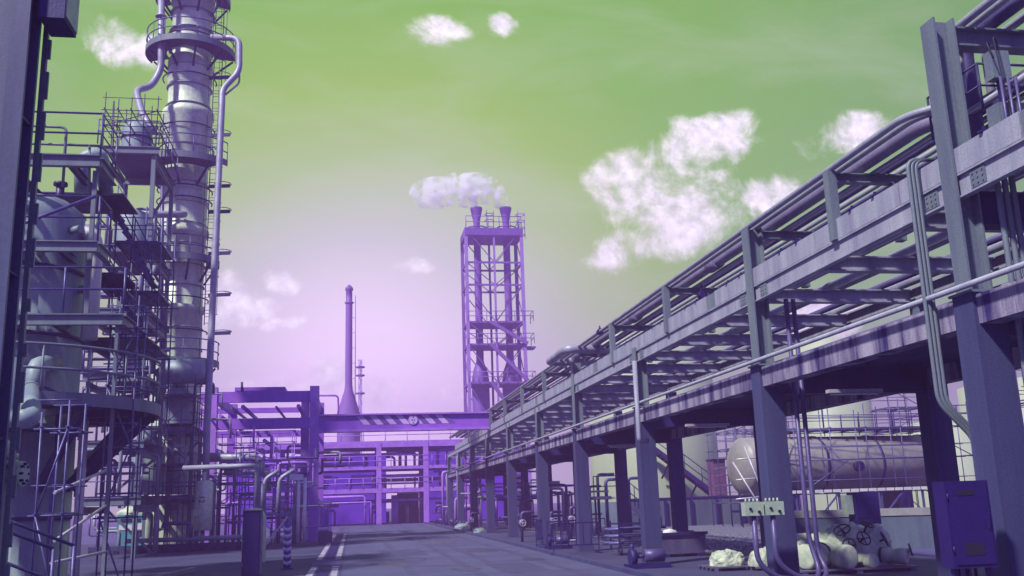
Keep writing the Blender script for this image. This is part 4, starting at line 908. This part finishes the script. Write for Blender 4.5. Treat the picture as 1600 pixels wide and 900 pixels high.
# silencer drum
q = at(318, 792, 44)
sl = thing('silencer_drum', 'hanging grey silencer drum with dark lettering at the foot of the long pipe', 'silencer', (q.x, 44, .7))
zs0, zs1 = at(318, 829, 44).z, at(318, 752, 44).z
MB().lathe((q.x, 44, 0), [(0, zs0), (.33, zs0), (.38, zs0+.05), (.38, zs1-.08), (.30, zs1), (.12, zs1+.05), (.12, zs1+.4)], 32).build('shell', 'clad', sl)
MB().tube([(q.x, 44, zs0), (q.x, 44, 0)], .09, 10).build('stub', 'pipe', sl)
MB().cone((q.x-.2, 43.70, zs0+.75), (q.x-.23, 43.58, zs0+.75), .15, .15, 18).build('hatch', 'clad', sl)
text('12', .34, (q.x-.04, 43.612, zs0+1.32), (PI/2, PI/2, 0), 'ink', sl, .006)
scaffold('dusky tube scaffold with ladder before the tower base', at(240, 700, 43).x, at(300, 700, 43).x, 43.3, 44.6, [0, 2.2, 3.6, 5.0, 6.6], 3, 1, 'scaff', None, True)
structure('low steel structure carrying vessels in front of the tower base', at(205, 790, 42).x, at(296, 790, 44.8).x, 44.8, 47.2, [2.35, 5.4], 2, bw=.16)
for i, (px, y, r, z0, z1, lb) in enumerate(((232, 44.4, .72, 2.45, 5.2, 'conical topped vessel on the low structure left of the ladder'), (276, 45.5, .5, 2.45, 4.6, 'slim upright vessel on the low structure before the tower'), (275, 45, .75, 5.5, 7.4, 'stubby upright vessel high in front of the tower base'))):
    x = at(px, 700, y).x
    MB().lathe((x, y, 0), [(r, z0), (r, z0+(z1-z0)*.6), (r*.45, z1-.2), (r*.4, z1)], 26).solo('upright_vessel', 'vessel', lb, 'vessel')
x = at(285, 578, 44).x; zc = at(285, 578, 44).z
MB().lathe((x-.9, 44.5, zc), [(0, -.2), (.4, -.14), (.55, 0), (.55, 1.7), (.4, 1.84), (0, 1.9)], 26, (1, 0, 0)).solo('level_drum', 'vessel', 'small level drum at the height of the lower tower platform', 'drum')
for i in range(30):
    px = rnd.uniform(150, 318); y = rnd.uniform(42.5, 50); x = at(px, 700, y).x; z = rnd.choice((0, 0, 2.5, 5.5)); h = rnd.uniform(.8, 2.4); l_ = rnd.uniform(.4, 1.8)*rnd.choice((-1, 1))
    pipe([(x, y, z), (x, y, z+h), (x+l_, y, z+h), (x+l_, y, z+h+rnd.uniform(-.8, .8))], rnd.uniform(.035, .10), rnd.choice(('pipe', 'pipedark', 'scaff', 'vessel')), 'bent pipe in the pipework crowding the foot of the tower', 'bent pipes at the tower foot')

# ------------------------------------------------------------------ teal container, kerbed bund, cabinet, bollard
c0, c1 = at(180, 862, 45), at(222, 862, 45)
tb = thing('bulk_container', 'teal bulk container with white labels under pale sheeting by the scaffold', 'container', ((c0.x+c1.x)/2, 45.4, 0))
tbb = MB().box(c0.x, 45, .22, c1.x, 46.1, 1.62).build('body', 'teal', tb)
MB().box(c0.x-.04, 44.96, .08, c1.x+.04, 46.14, .22).build('pallet_base', 'darksteel', tb)
MB().box(c0.x+.15, 44.985, 1.30, c1.x-.12, 45, 1.46).build('recess_shade_plate', 'ink', tb)  # black plate on the face paints the shade of a recess
MB().box(c0.x+.10, 44.98, .98, c0.x+.36, 45, 1.2).build('label_sheet', 'white', tbb)
for q in ((c0.x+.46, .95, c0.x+.82, 1.2), (c1.x-.40, .99, c1.x-.06, 1.24), (c1.x-.40, .74, c1.x-.10, .96)): MB().box(q[0], 44.98, q[1], q[2], 45, q[3]).build('label_sheet', 'white', tbb)
MB()._add([(c1.x-.33, 44.972, .78), (c1.x-.17, 44.972, .78), (c1.x-.25, 44.972, .92), (c1.x-.33, 44.978, .78), (c1.x-.17, 44.978, .78), (c1.x-.25, 44.978, .92)], [(0,1,2),(5,4,3),(0,3,4,1),(1,4,5,2),(2,5,3,0)]).build('warning_mark', 'ink', tbb)
vs_, fs_ = lump((c0.x+c1.x)/2+.05, 45.5, .62, .5, .38, 61, 30, 10, 1.60); MB()._add(vs_, fs_, True).solo('sheeting', 'tarp', 'pale crumpled sheeting on top of the teal container', 'sheeting')
gc = thing('gas_cylinder', 'pale teal gas cylinder upright beside the teal container', 'gas cylinder', (at(229, 862, 44.8).x, 44.9, 0))
gx = at(229, 862, 44.8).x
MB().lathe((gx, 44.9, 0), [(.02, .06), (.19, .06), (.2, .1), (.2, 1.5), (.17, 1.62), (.08, 1.7), (.06, 1.8), (0, 1.82)], 22).build('body', 'palegreen', gc); MB().arc((gx, 44.9, 0), .15, 1.92, 0, 2*PI, .02, 14).cone((gx, 44.9, 1.8), (gx, 44.9, 1.95), .04, .04, 8).build('valve_guard', 'scaff', gc)
bu = thing('bund_kerb', 'low bund kerb painted with dark and white dashes by the tower foot', 'kerb', (-7, 44, 0))
MB().box(-11, 43.9, 0, -4.2, 44.15, .34).build('kerb_body', 'concrete', bu)
x = -11.0; i = 0
while x < -4.4:
    MB().box(x, 43.88, .02, x+.22, 43.9, .17).build('dark_dash', 'ink', bu); x += .5
pipe([(-9.4, 43.2, .55), (-4.3, 43.2, .55), (-4.3, 46, .55)], .10, 'vessel', 'grey pipe running low along the dashed bund kerb', None, .2)
ks = MB().bar((at(215, 897, 25).x, 25.2, .06), (at(298, 879, 29).x, 29.6, .06), .14, .12).solo('kerb_stone', 'coping', 'pale straight kerb stone lying across the left pavement', 'kerb')
cb = thing('cabinet', 'tall dark indigo cabinet standing alone on the left pavement', 'cabinet', (-2.6, 25.6, 0))
xa, xb = at(377, 890, 25.3).x, at(405, 890, 25.3).x
MB().box(xa, 25.3, .05, xb, 25.95, 1.66).build('body', 'cabinet', cb); MB().box(xa-.02, 25.27, 1.66, xb+.03, 25.98, 1.70).build('top_plate', 'steel', cb)
for z in (.3, .85, 1.4): MB().tube([(xa+.025, 25.278, z), (xa+.025, 25.278, z+.09)], .012, 6).build('hinge', 'steel', cb)
cdo = MB().box(xa+.03, 25.285, .12, xb-.03, 25.3, 1.60).build('door', 'cabinet', cb); MB().box(xb-.1, 25.27, .85, xb-.06, 25.285, 1.0).build('handle', 'darksteel', cdo); MB().box(xa-.03, 25.25, 0, xb+.04, 26.0, .05).build('base', 'concrete', cb)
MB().box(xb, 25.36, .7, xb+.015, 25.9, 1.5).build('side_panel', 'steel', cb); MB().box(xb, 25.33, .1, xb+.012, 25.92, .55).build('side_panel', 'steel', cb)
sbx, sby = -1.84, 28.65
bo_ = thing('bollard', 'dark and pale spiral striped bollard beside the cabinet', 'bollard', (sbx, sby, 0))
MB().cone((sbx, sby, 0), (sbx, sby, 1.28), .105, .105, 24).build('post', 'violetd', bo_); MB().cone((sbx, sby, 0), (sbx, sby, .05), .18, .17, 20).build('foot', 'darksteel', bo_)
for j in range(6):
    vs_ = []; n = 24
    for k in range(n+1):
        a = 2*PI*k/n; zb = .12+j*.185+.10*(0.5-abs(k/n-.5))*2*1.0
        for r_ in (.104, .112):
            for dz_ in (0, .09): vs_.append((sbx+math.cos(a-PI/2)*r_, sby+math.sin(a-PI/2)*r_, zb+dz_))
    fs_ = []
    for k in range(n):
        b_ = k*4; fs_ += [(b_+2, b_+6, b_+7, b_+3), (b_+1, b_+3, b_+7, b_+5), (b_, b_+4, b_+6, b_+2)]
    MB()._add(vs_, fs_, True).build('stripe', 'white', bo_)
dmx, dmz = at(398, 795, 33).x, at(398, 812, 33).z
dmd = thing('domed_tank', 'pale domed tank with two pipes rising from it behind the cabinet', 'tank', (dmx, 33, 0))
MB().lathe((dmx, 33, 0), [(.38, 0), (.38, dmz), (.36, dmz+.12), (.28, dmz+.28), (.15, dmz+.36), (0, dmz+.38)], 28).build('shell', 'clad', dmd)
MB().tube([(dmx+.05, 33, dmz+.3), (dmx+.05, 33, 3.1), (dmx-2.4, 33.6, 3.1)], .08, 10, .2).build('pipe', 'pipe', dmd); MB().tube([(dmx+.24, 33, dmz+.2), (dmx+.24, 33, 2.5)], .06, 8).build('pipe', 'pipe', dmd)
stand = thing('pipe_stand', 'dusky pipe stand with a sloping brace behind the striped bollard', 'stand', (at(425, 850, 35).x, 35, 0))
sx_ = at(425, 850, 35).x
for k in (-.55, .6): MB().bar((sx_+k, 35, 0), (sx_+k, 35, 1.5), .08).build('leg', 'under', stand)
MB().bar((sx_-.6, 35, 1.5), (sx_+.65, 35, 1.5), .1).build('top_bar', 'under', stand); MB().bar((sx_-.5, 35, .1), (sx_+.55, 35, 1.45), .07).build('brace', 'scaff', stand)
for k in (-.3, .2): MB().tube([(sx_+k, 35, 1.55), (sx_+k, 35, 2.7), (sx_+k+.5, 35, 3.0)], .07, 8, .2).build('pipe', 'pipe', stand)

# ------------------------------------------------------------------ left pipe rack beyond, gantry over the road
lr = thing('pipe_rack', 'concrete pipe rack on the left beyond the cabinet with a heavy top beam', 'pipe rack', (-2.2, 51.5, 0))
for y in (51.4, 60.0):
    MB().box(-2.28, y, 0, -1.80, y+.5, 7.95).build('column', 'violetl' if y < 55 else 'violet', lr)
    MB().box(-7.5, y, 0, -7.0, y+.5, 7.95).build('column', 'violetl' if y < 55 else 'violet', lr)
    MB().box(-9.5, y+.06, 7.40 if y > 52 else 7.14, -2.28, y+.34, 7.70).build('top_beam', 'violet', lr)
    MB().box(-9.5, y+.06, 5.95 if y > 52 else 5.75, -2.28, y+.44, 6.30).build('lower_beam', 'violet', lr)
MB().box(-2.84, 53.6, 0, -2.40, 54.0, 7.9).build('column', 'violetl', lr)
MB().box(-2.2, 51.9, 7.3, -1.95, 60, 7.75).build('long_beam', 'violet', lr); MB().box(-7.4, 51.9, 7.3, -7.15, 60, 7.75).build('long_beam', 'violet', lr)
MB().box(-6.2, 52, 7.81, -3.6, 56, 7.99).build('roof_slab', 'violet', lr)
for i in range(12):
    x = -9.0+i*.56; r = rnd.uniform(.05, .11); z = rnd.choice((6.32, 6.32, 6.75, 5.0, 3.9))
    pipe([(x, 51.0, z+r), (x, 61, z+r)], r, rnd.choice(('violetl', 'pipe', 'violetl')), 'pipe running away along the left concrete pipe rack', 'pipes along the left rack', 0)
for i in range(44):
    x = rnd.uniform(-8.6, -2.6); y = rnd.uniform(46.5, 58); h = rnd.uniform(1.2, 5.3); l_ = rnd.uniform(.5, 2.2)*rnd.choice((-1, 1))
    pts = [(x, y, 0), (x, y, h), (x+l_, y, h)]
    if rnd.random() < .6: pts.append((x+l_, y, h+rnd.uniform(-1, 1.5)))
    pipe(pts, rnd.uniform(.03, .085), rnd.choice(('pipe', 'violetl', 'pipe', 'scaff')), 'riser pipe in the pipework below the left concrete pipe rack', 'riser pipes below the left rack', name='riser_pipe', cat='riser pipe')
for py, px0, px1, r, lb in ((715, 312, 408, .19, 'fat level pipe in front of the left concrete rack'), (738, 350, 420, .12, 'second level pipe below the fat one by the left rack'), (655, 300, 360, .06, 'thin level pipe above the silencer drum'), (757, 330, 460, .05, 'thin level pipe low in front of the left rack')):
    pipe([at(px0, py, 47.5), at(px1, py, 47.5), at(px1, py+30, 47.5)], r, 'pipe', lb, 'level pipes before the left rack')
for i in range(38):
    x = rnd.uniform(-7.6, -2.4); y = rnd.uniform(45.5, 50.5); z = rnd.uniform(.5, 5.4); l_ = rnd.uniform(.8, 2.6)
    if rnd.random() < .5: pts = [(x, y, z), (x+l_, y, z)]
    else: pts = [(x, y, z), (x+l_*.5, y, z), (x+l_*.5, y, z+rnd.uniform(-.5, 1.4))]
    pipe(pts, rnd.uniform(.02, .045), rnd.choice(('pipe', 'violetl', 'violetl', 'scaff')), 'thin short pipe in the lattice of small pipework before the left concrete rack', 'thin pipes before the left rack', .08)
scaffold('pale tube framework standing before the left concrete rack', -6.4, -2.9, 47.6, 49.4, [0, 1.9, 3.4, 4.8], 4, 1, 'violetl', None, False, True, .5, 'framework')
ldr = thing('caged_ladder', 'pale cage ladder in front of the left concrete rack', 'ladder', (at(385, 850, 47).x, 47, 0)); xl = at(385, 700, 47).x
for k in (-.45, -.15, .15, .45): MB().tube([(xl+k, 47, 2.2), (xl+k, 47, 4.6)], .03, 6).build('upright', 'violetl', ldr)
for z in (2.3, 3.4, 4.5): MB().tube([(xl-.5, 47, z), (xl+.5, 47, z)], .025, 6).build('hoop', 'violetl', ldr)
for k in (-.2, .2): MB().tube([(xl+k, 47.1, 0), (xl+k, 47.1, 2.3)], .03, 6).build('upright', 'violetl', ldr)
for k, pxs in enumerate(((462, 470), (472, 480))):
    x = at(sum(pxs)/2, 800, 45).x; MB().tube([(x, 45, .2), (x, 45, 3.0)], .08, 10).solo('standpipe', 'white', ['pale standpipe left of the pair before the rack column', 'pale standpipe right of the pair before the rack column'][k], 'standpipe', 'pale standpipes before the left rack')
hb = at(465, 746, 45); MB().box(hb.x-.35, 44.9, hb.z-.12, hb.x+.25, 45.15, hb.z+.14).solo('header_box', 'white', 'white header box on top of the pale standpipes', 'box')
cg_ = thing('wire_cage', 'small wire cage of bottles beside the left rack column', 'cage', (at(507, 840, 47).x, 47, 0)); xg = at(507, 840, 47).x
for dx_ in (-.28, .28):
    for dy_ in (0, .5): MB().bar((xg+dx_, 47+dy_, 0), (xg+dx_, 47+dy_, 2.0), .05).build('post', 'violetl', cg_)
for z in (.7, 1.9): MB().bar((xg-.3, 46.97, z), (xg+.3, 46.97, z), .06, .12).build('rail', 'white', cg_)
for k in (-.15, 0, .15): MB().lathe((xg+k, 47.25, 0), [(.07, .1), (.07, 1.4), (.03, 1.6), (0, 1.62)], 12).build('bottle', 'violetl', cg_)
MB().box(xg-.3, 46.95, .05, xg+.35, 47.5, .55).solo('crate', 'skip', 'dark crate at the foot of the wire cage', 'crate')
# gantry
ga = thing('gantry_beam', 'violet gantry beam across the road with slanted warning stripes and a round sign', 'gantry', (2.7, 51.6, 5.5))
MB().box(-1.80, 51.55, 5.62, 7.25, 51.85, 6.36).build('web', 'violet', ga)
MB().box(-1.80, 51.40, 5.50, 7.25, 52.0, 5.62).build('bottom_flange', 'violetl', ga); MB().box(-1.80, 51.40, 6.36, 7.25, 52.0, 6.44).build('top_flange', 'violetl', ga)
MB().box(-1.80, 51.50, 5.62, 7.22, 51.548, 5.84).build('lower_panel', 'violet', ga)
x = at(556, 660, 51.4).x; xe = at(700, 660, 51.4).x; j = 0; wS = (xe-x)/14
while j < 14:
    x0 = x+j*wS; sh = .42
    if j % 2 == 0:
        q = [(x0+sh, 51.52, 5.86), (x0+sh+wS, 51.52, 5.86), (x0+wS, 51.52, 6.34), (x0, 51.52, 6.34)]
        MB()._add([*q, *[(a, 51.545, c) for a, b, c in q]], [(0,1,2,3),(7,6,5,4),(0,4,5,1),(1,5,6,2),(2,6,7,3),(3,7,4,0)]).build('light_stripe', 'stripe', ga)
    else:
        q = [(x0+sh, 51.53, 5.86), (x0+sh+wS, 51.53, 5.86), (x0+wS, 51.53, 6.34), (x0, 51.53, 6.34)]
        MB()._add([*q, *[(a, 51.546, c) for a, b, c in q]], [(0,1,2,3),(7,6,5,4),(0,4,5,1),(1,5,6,2),(2,6,7,3),(3,7,4,0)]).build('dark_stripe', 'violetd', ga)
    j += 1
sg = at(646, 656, 51.3)
sn = thing('round_sign', 'round white height limit sign with dark figures on the gantry beam', 'sign', (sg.x, 51.47, sg.z))
MB().cone((sg.x, 51.49, sg.z), (sg.x, 51.465, sg.z), .26, .26, 28).build('disc', 'stripe', sn)
dsc = [q_ for q_ in sn.children if q_.name.startswith('disc')][0]
MB().lathe((sg.x, 51.46, sg.z), [(.22, 0), (.26, 0), (.26, .01), (.22, .01)], 28, (0, 1, 0)).build('rim', 'violetl', dsc)
text('4.5', .17, (sg.x, 51.462, sg.z), (PI/2, 0, 0), 'ink', dsc)
for s_ in (1, -1): MB()._add([(sg.x-.05, 51.455, sg.z+s_*.17), (sg.x+.05, 51.455, sg.z+s_*.17), (sg.x, 51.455, sg.z+s_*.10), (sg.x-.05, 51.463, sg.z+s_*.17), (sg.x+.05, 51.463, sg.z+s_*.17), (sg.x, 51.463, sg.z+s_*.10)], [(0,1,2),(5,4,3),(0,3,4,1),(1,4,5,2),(2,5,3,0)]).build('arrow', 'ink', dsc)

# ------------------------------------------------------------------ pipe hall across the end of the road
bh = thing('pipe_hall', 'two storey open pipe hall across the far end of the road', 'hall', (2, 86, 0))
cols_x = [-3.3, at(503, 760, 86).x+1.4, at(592, 760, 86).x, at(665, 760, 86).x]
cols_x = [-6.5, -3.0, at(592, 760, 86).x, at(666, 760, 86).x, 10.0]
for x in cols_x:
    for y in (86, 92): MB().box(x-.22, y, 0, x+.22, y+.44, 7.05).build('column', 'violetl', bh)
for z0, z1 in ((2.72, 3.1), (4.72, 5.0), (6.65, 7.2)):
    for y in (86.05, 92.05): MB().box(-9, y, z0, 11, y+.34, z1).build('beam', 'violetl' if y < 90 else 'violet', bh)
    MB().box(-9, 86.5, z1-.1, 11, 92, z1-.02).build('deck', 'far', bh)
MB().rail([(-8.8, 86.1, 7.2), (10.5, 86.1, 7.2)], 1.0, .035, True, 1.8).build('railing', 'violetl', bh)
MB().rail([(-8.8, 86.0, 5.0), (10.5, 86.0, 5.0)], .9, .035, True, 1.2).build('railing', 'violetl', bh)
MB().rail([(-8.8, 86.0, 3.1), (10.5, 86.0, 3.1)], .9, .035, True, 1.2).build('railing', 'violetl', bh)
MB().box(4.0, 91, 0, 6.0, 91.2, 2.7).build('opening_shade_panel', 'darksteel', bh)  # solid dark panel stands in for the shade inside the tunnel
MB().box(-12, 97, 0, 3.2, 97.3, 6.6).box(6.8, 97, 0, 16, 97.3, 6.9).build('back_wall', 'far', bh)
for i in range(44):
    x = rnd.uniform(-6, 9.6); y = rnd.uniform(87, 95); z = rnd.choice((0, 3.12, 5.02)); h = rnd.uniform(.9, 1.8); l_ = rnd.uniform(.4, 1.6)*rnd.choice((-1, 1))
    pts = [(x, y, z), (x, y, z+h)] + ([(x+l_, y, z+h)] if rnd.random() < .6 else [])
    pipe(pts, rnd.uniform(.06, .17), rnd.choice(('violetl', 'violet', 'far', 'pipe')), 'pipe stub standing on a storey of the far pipe hall', 'pipe stubs in the far pipe hall', name='pipe_stub', cat='pipe stub')
for i in range(16):
    z = rnd.choice((2.2, 3.5, 4.2, 5.5, 6.2))+rnd.uniform(-.3, .3); y = rnd.uniform(87, 93); x0 = rnd.uniform(-8, 3)
    pipe([(x0, y, z), (x0+rnd.uniform(3, 8), y, z)], rnd.uniform(.06, .18), rnd.choice(('violetl', 'violet', 'pipe')), 'level pipe running along a storey of the far pipe hall', 'level pipes in the far pipe hall', 0)
pipe([(-2.7, 84.6, 2.45), (1.0, 84.6, 2.45), (1.0, 84.6, 0)], .10, 'violetl', 'pale pipe arch crossing in front of the far pipe hall, the higher one', None, .3)
pipe([(-2.7, 84.3, 1.95), (1.5, 84.3, 1.95), (1.5, 84.3, 0)], .06, 'violetl', 'thin pale pipe arch below the higher one at the far pipe hall', None, .1)
xk = at(617, 800, 88).x
MB().tube([(xk, 88, 0), (xk, 88, 2.5)], .32, 14).solo('wrapped_pipe', 'violetl', 'fat pale lagged pipe standing in the dark opening of the far hall', 'pipe')
# railing frame above hall, left of the chimney
pipe([at(497, 618, 60), at(528, 618, 60), at(529, 640, 60), at(527, 650, 60)], .06, 'violet', 'thin violet pipe arch above the gantry left of the chimney', None, .2)
# clutter between hall and the right rack
for i in range(32):
    x = rnd.uniform(6.6, 9.5); y = rnd.uniform(62, 84); h = rnd.uniform(.8, 5.2); l_ = rnd.uniform(.3, 1.4)*rnd.choice((-1, 1)); x = max(x, 6.6+abs(l_))
    pts = [(x, y, 0), (x, y, h), (x+l_, y, h)]
    if rnd.random() < .5: pts += [(x+l_, y+.6, h+rnd.uniform(-.6, .8))]
    pipe(pts, rnd.uniform(.04, .12), rnd.choice(('violetl', 'pipe', 'pipedark', 'violet')), 'bent pipe in the crowded pipework where the road meets the far hall', 'bent pipes at the road end')
for i in range(6):
    y = 64+i*3.4; x = rnd.uniform(6.6, 7.1); pump(x+.3, y, ['small pump at the road end closest to the sacks', 'small pump at the road end, second along the kerb', 'small pump at the road end, third along the kerb', 'small pump at the road end, fourth along the kerb', 'small pump at the road end, fifth along the kerb', 'small pump at the road end nearest the far hall'][i], .9)

# ------------------------------------------------------------------ far towers
FY = 120.0
fx0, fx1 = at(731, 500, FY).x, at(819, 500, FY).x
ft = thing('flare_tower', 'tall open lattice tower holding two slim steaming stacks', 'tower', (fx0, FY, 0))
ztop = at(770, 358, FY).z
zl = [0, 5, 9.6, at(770, 598, FY).z, at(770, 538, FY).z, at(770, 503, FY).z, at(770, 445, FY).z, at(770, 410, FY).z, ztop]
D_ = 4.6
for x in (fx0, (fx0+fx1)/2, fx1):
    for y in (FY, FY+D_):
        if x not in (fx0, fx1) and y == FY+D_ and False: continue
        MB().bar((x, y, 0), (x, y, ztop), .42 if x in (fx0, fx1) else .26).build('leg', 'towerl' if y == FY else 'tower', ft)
for z in zl[1:]:
    for y in (FY, FY+D_): MB().bar((fx0, y, z), (fx1, y, z), .18, .24).build('girt', 'tower', ft)
    for x in (fx0, fx1): MB().bar((x, FY, z), (x, FY+D_, z), .18, .22).build('girt', 'tower', ft)
for a, b in zip(zl, zl[1:]):
    xm = (fx0+fx1)/2
    for y in (FY, FY+D_):
        MB().bar((fx0, y, b), (xm, y, a), .11).bar((fx1, y, b), (xm, y, a), .11).build('diagonal', 'tower', ft)
    MB().bar((fx1, FY, a), (fx1, FY+D_, b), .11).build('diagonal', 'tower', ft); MB().bar((fx0, FY, a), (fx0, FY+D_, b), .11).build('diagonal', 'tower', ft)
for z in (zl[3], zl[4], zl[5]):
    MB().box(fx0, FY+.2, z-.12, fx1, FY+D_-.2, z+.02).build('platform', 'tower', ft)
    MB().rail([(fx0, FY-.2, z+.1), (fx1+1.2, FY-.2, z+.1), (fx1+1.2, FY+2, z+.1)], 1.3, .05, True, 1.2).build('railing', 'tower', ft)
for z in (zl[3], zl[4]): MB().box(fx1, FY-.2, z-.5, fx1+1.4, FY+2, z-.3).build('side_platform', 'tower', ft)
MB().box(fx0-.2, FY-.3, ztop-.9, fx1+.2, FY+D_+.3, ztop+.1).build('top_platform', 'violetd', ft)
MB().rail([(fx0, FY-.25, ztop+.1), (fx1, FY-.25, ztop+.1), (fx1, FY+D_, ztop+.1)], 1.6, .05, True, 1.4).build('railing', 'violetd', ft)
for a, b in ((zl[5], zl[4]), (zl[4], zl[3]), (zl[3], zl[2])):
    MB().bar((fx0+2.8, FY-.45, a), (fx1+.3, FY-.45, b), .3, .45).build('stair', 'tower', ft)
for k, px in enumerate((746, 792)):
    x = at(px, 400, FY+3).x; zt_ = at(px, 325, FY+3).z
    stt = thing('stack', ['left slim stack with a flared mouth on the lattice tower', 'right slim stack with a flared mouth on the lattice tower'][k], 'stack', (x, FY+3, 0), 'stacks in the lattice tower')
    MB().lathe((x, FY+3, 0), [(1.15, 0), (1.15, at(px, 590, FY).z), (.95, at(px, 575, FY).z), (.5, at(px, 560, FY).z), (.46, zt_-2.0), (.5, zt_-1.7), (.82, zt_-.2), (.82, zt_), (.6, zt_)], 24).build('shaft', 'violetd', stt)
    MB().arc((x, FY+3, 0), 1.3, zt_-2.9, 0, 2*PI, .1, 20).arc((x, FY+3, 0), 1.3, zt_-3.6, 0, 2*PI, .1, 20).build('collar_rail', 'violetd', stt)
    cp_ = MB()
    for j in range(8): a = j*PI/4; cp_.bar((x+.5*math.cos(a), FY+3+.5*math.sin(a), zt_-3.6), (x+1.3*math.cos(a), FY+3+1.3*math.sin(a), zt_-3.2), .1)
    cp_.build('collar', 'violetd', stt)
px_ = at(812, 330, FY+4); cgf = MB()
for dx_ in (0, 1.2):
    for z in (.5, 1.5, 2.5, 3.4): cgf.arc((px_.x-4.2+dx_*3.6, FY+4.5, 0), .6, ztop+z, 0, 2*PI, .05, 12)
    for a in (0, 2, 4): cgf.tube([(px_.x-4.2+dx_*3.6+.6*math.cos(a), FY+4.5+.6*math.sin(a), ztop), (px_.x-4.2+dx_*3.6+.6*math.cos(a), FY+4.5+.6*math.sin(a), ztop+3.9)], .05, 5)
cgf.solo('ladder_cage', 'violet', 'pair of wire ladder cages on the top of the lattice tower', 'ladder cage')
# chimney
CY = 150.0
x = at(545, 560, CY).x
ch = thing('chimney', 'tall plain violet chimney with a flared base left of the road axis', 'chimney', (x, CY, 0))
zc = lambda py: at(545, py, CY).z
MB().lathe((x, CY, 0), [(1.75, 0), (1.75, zc(646)), (.66, zc(610)), (.56, zc(600)), (.53, zc(475)), (.53, zc(472))], 30).build('shaft', 'chimney', ch)
MB().lathe((x, CY, 0), [(.68, zc(474)), (.68, zc(472)), (.50, zc(471)), (.50, zc(455)), (.64, zc(453)), (.60, zc(450)), (.15, zc(445))], 30).build('cap', 'violetd', ch)
lc_ = MB().tube([(x+1.0, CY-.2, zc(640)), (x+1.0, CY-.2, zc(462))], .07, 5); z = zc(640)
while z < zc(462): lc_.bar((x+.5, CY-.2, z), (x+1.0, CY-.2, z), .07); z += 2.4
lc_.build('ladder', 'violet', ch)
x = at(563, 600, CY).x
ms = thing('lattice_mast', 'thin lattice mast with small platforms right of the chimney', 'mast', (x, CY, 0)); zt_ = zc(562)
for dx_, dy_ in ((-.22, -.2), (.22, -.2), (0, .25)): MB().bar((x+dx_, CY+dy_, 0), (x+dx_, CY+dy_, zt_), .11).build('leg', 'violet', ms)
z = 10; lt = MB(); s_ = 1
while z < zt_-1: lt.bar((x-.22*s_, CY-.2, z), (x+.22*s_, CY-.2, z+.8), .07); z += .8; s_ = -s_
lt.build('lacing', 'violet', ms)
for py in (574, 587, 615): MB().ring((x, CY, 0), .2, .7, zc(py)-.1, zc(py)+.1, 0, 2*PI, 16).build('ring_platform', 'violetd', ms)
# a bird-high lamp on the left rack roof
pipe([at(378, 612, 52), at(378, 597, 52)], .06, 'ink', 'small dark lamp post on the roof of the left rack', None, 0, name='lamp_post', cat='lamp post')

# ------------------------------------------------------------------ steam
def volume(name, dens, col, aniso, noise_scale=None, vec=(1, 1, 1)):
    mt = bpy.data.materials.new(name); mt.use_nodes = True; t = mt.node_tree; t.nodes.clear()
    o = t.nodes.new('ShaderNodeOutputMaterial'); p = t.nodes.new('ShaderNodeVolumePrincipled'); t.links.new(p.outputs[0], o.inputs['Volume'])
    p.inputs['Color'].default_value = (*col, 1); p.inputs['Density'].default_value = dens; p.inputs['Anisotropy'].default_value = aniso
    if noise_scale:
        g = t.nodes.new('ShaderNodeTexCoord'); n = t.nodes.new('ShaderNodeTexNoise'); n.inputs['Scale'].default_value = noise_scale; n.inputs['Detail'].default_value = 6; n.inputs['Roughness'].default_value = .65
        t.links.new(g.outputs['Object'], n.inputs['Vector'])
        r = t.nodes.new('ShaderNodeMapRange'); r.inputs[1].default_value = .475; r.inputs[2].default_value = .72; r.inputs[3].default_value = 0; r.inputs[4].default_value = dens; t.links.new(n.outputs['Fac'], r.inputs[0]); t.links.new(r.outputs[0], p.inputs['Density'])
    return mt
M['steam'] = volume('steam', 3.0, (1, 1, 1), .2, .8)
from mathutils import noise as nz
def plume(pts, label, seed):
    mb = MB(); vs = []; seg = 20
    for i, (px, py, r) in enumerate(pts):
        c = at(px, py, FY+3)
        for k in range(seg):
            a = 2*PI*k/seg; q = Vector((math.cos(a)*1.3, math.sin(a)*1.3, i*.7+seed)); rr = r*(1+.35*nz.noise(q))
            vs.append(c+Vector((math.cos(a)*rr*.25, math.sin(a)*rr, math.cos(a)*rr)))
    n = len(pts); fs = [(i*seg+k, i*seg+(k+1) % seg, (i+1)*seg+(k+1) % seg, (i+1)*seg+k) for i in range(n-1) for k in range(seg)]
    fs += [tuple(range(seg))[::-1], tuple((n-1)*seg+k for k in range(seg))]
    mb._add(vs, fs, True); o = mb.solo('steam_plume', 'steam', label, 'steam'); o['kind'] = 'stuff'
plume([(746, 326, .7), (744, 318, 1.0), (735, 309, 1.6), (718, 301, 2.0), (702, 299, 2.4), (688, 300, 2.5), (676, 302, 2.4), (662, 300, 2.0), (648, 299, 1.4), (640, 298, .6)], 'white steam blowing left from the left stack', 2)
plume([(792, 326, .7), (790, 318, 1.0), (780, 309, 1.6), (764, 300, 1.9), (748, 295, 2.2), (734, 292, 2.2), (720, 290, 1.8), (706, 288, .9)], 'white steam blowing left from the right stack', 7)

# ------------------------------------------------------------------ haze
hz = MB().box(-260, -70, -1.5, 280, 440, 45).build('haze', volume('haze_air', HAZE_D, HAZE_C, .0)); hz['kind'] = 'stuff'; hz['label'] = 'thin violet haze filling the air over the plant'
for o in bpy.data.objects:
    if '_w' in o: del o['_w']
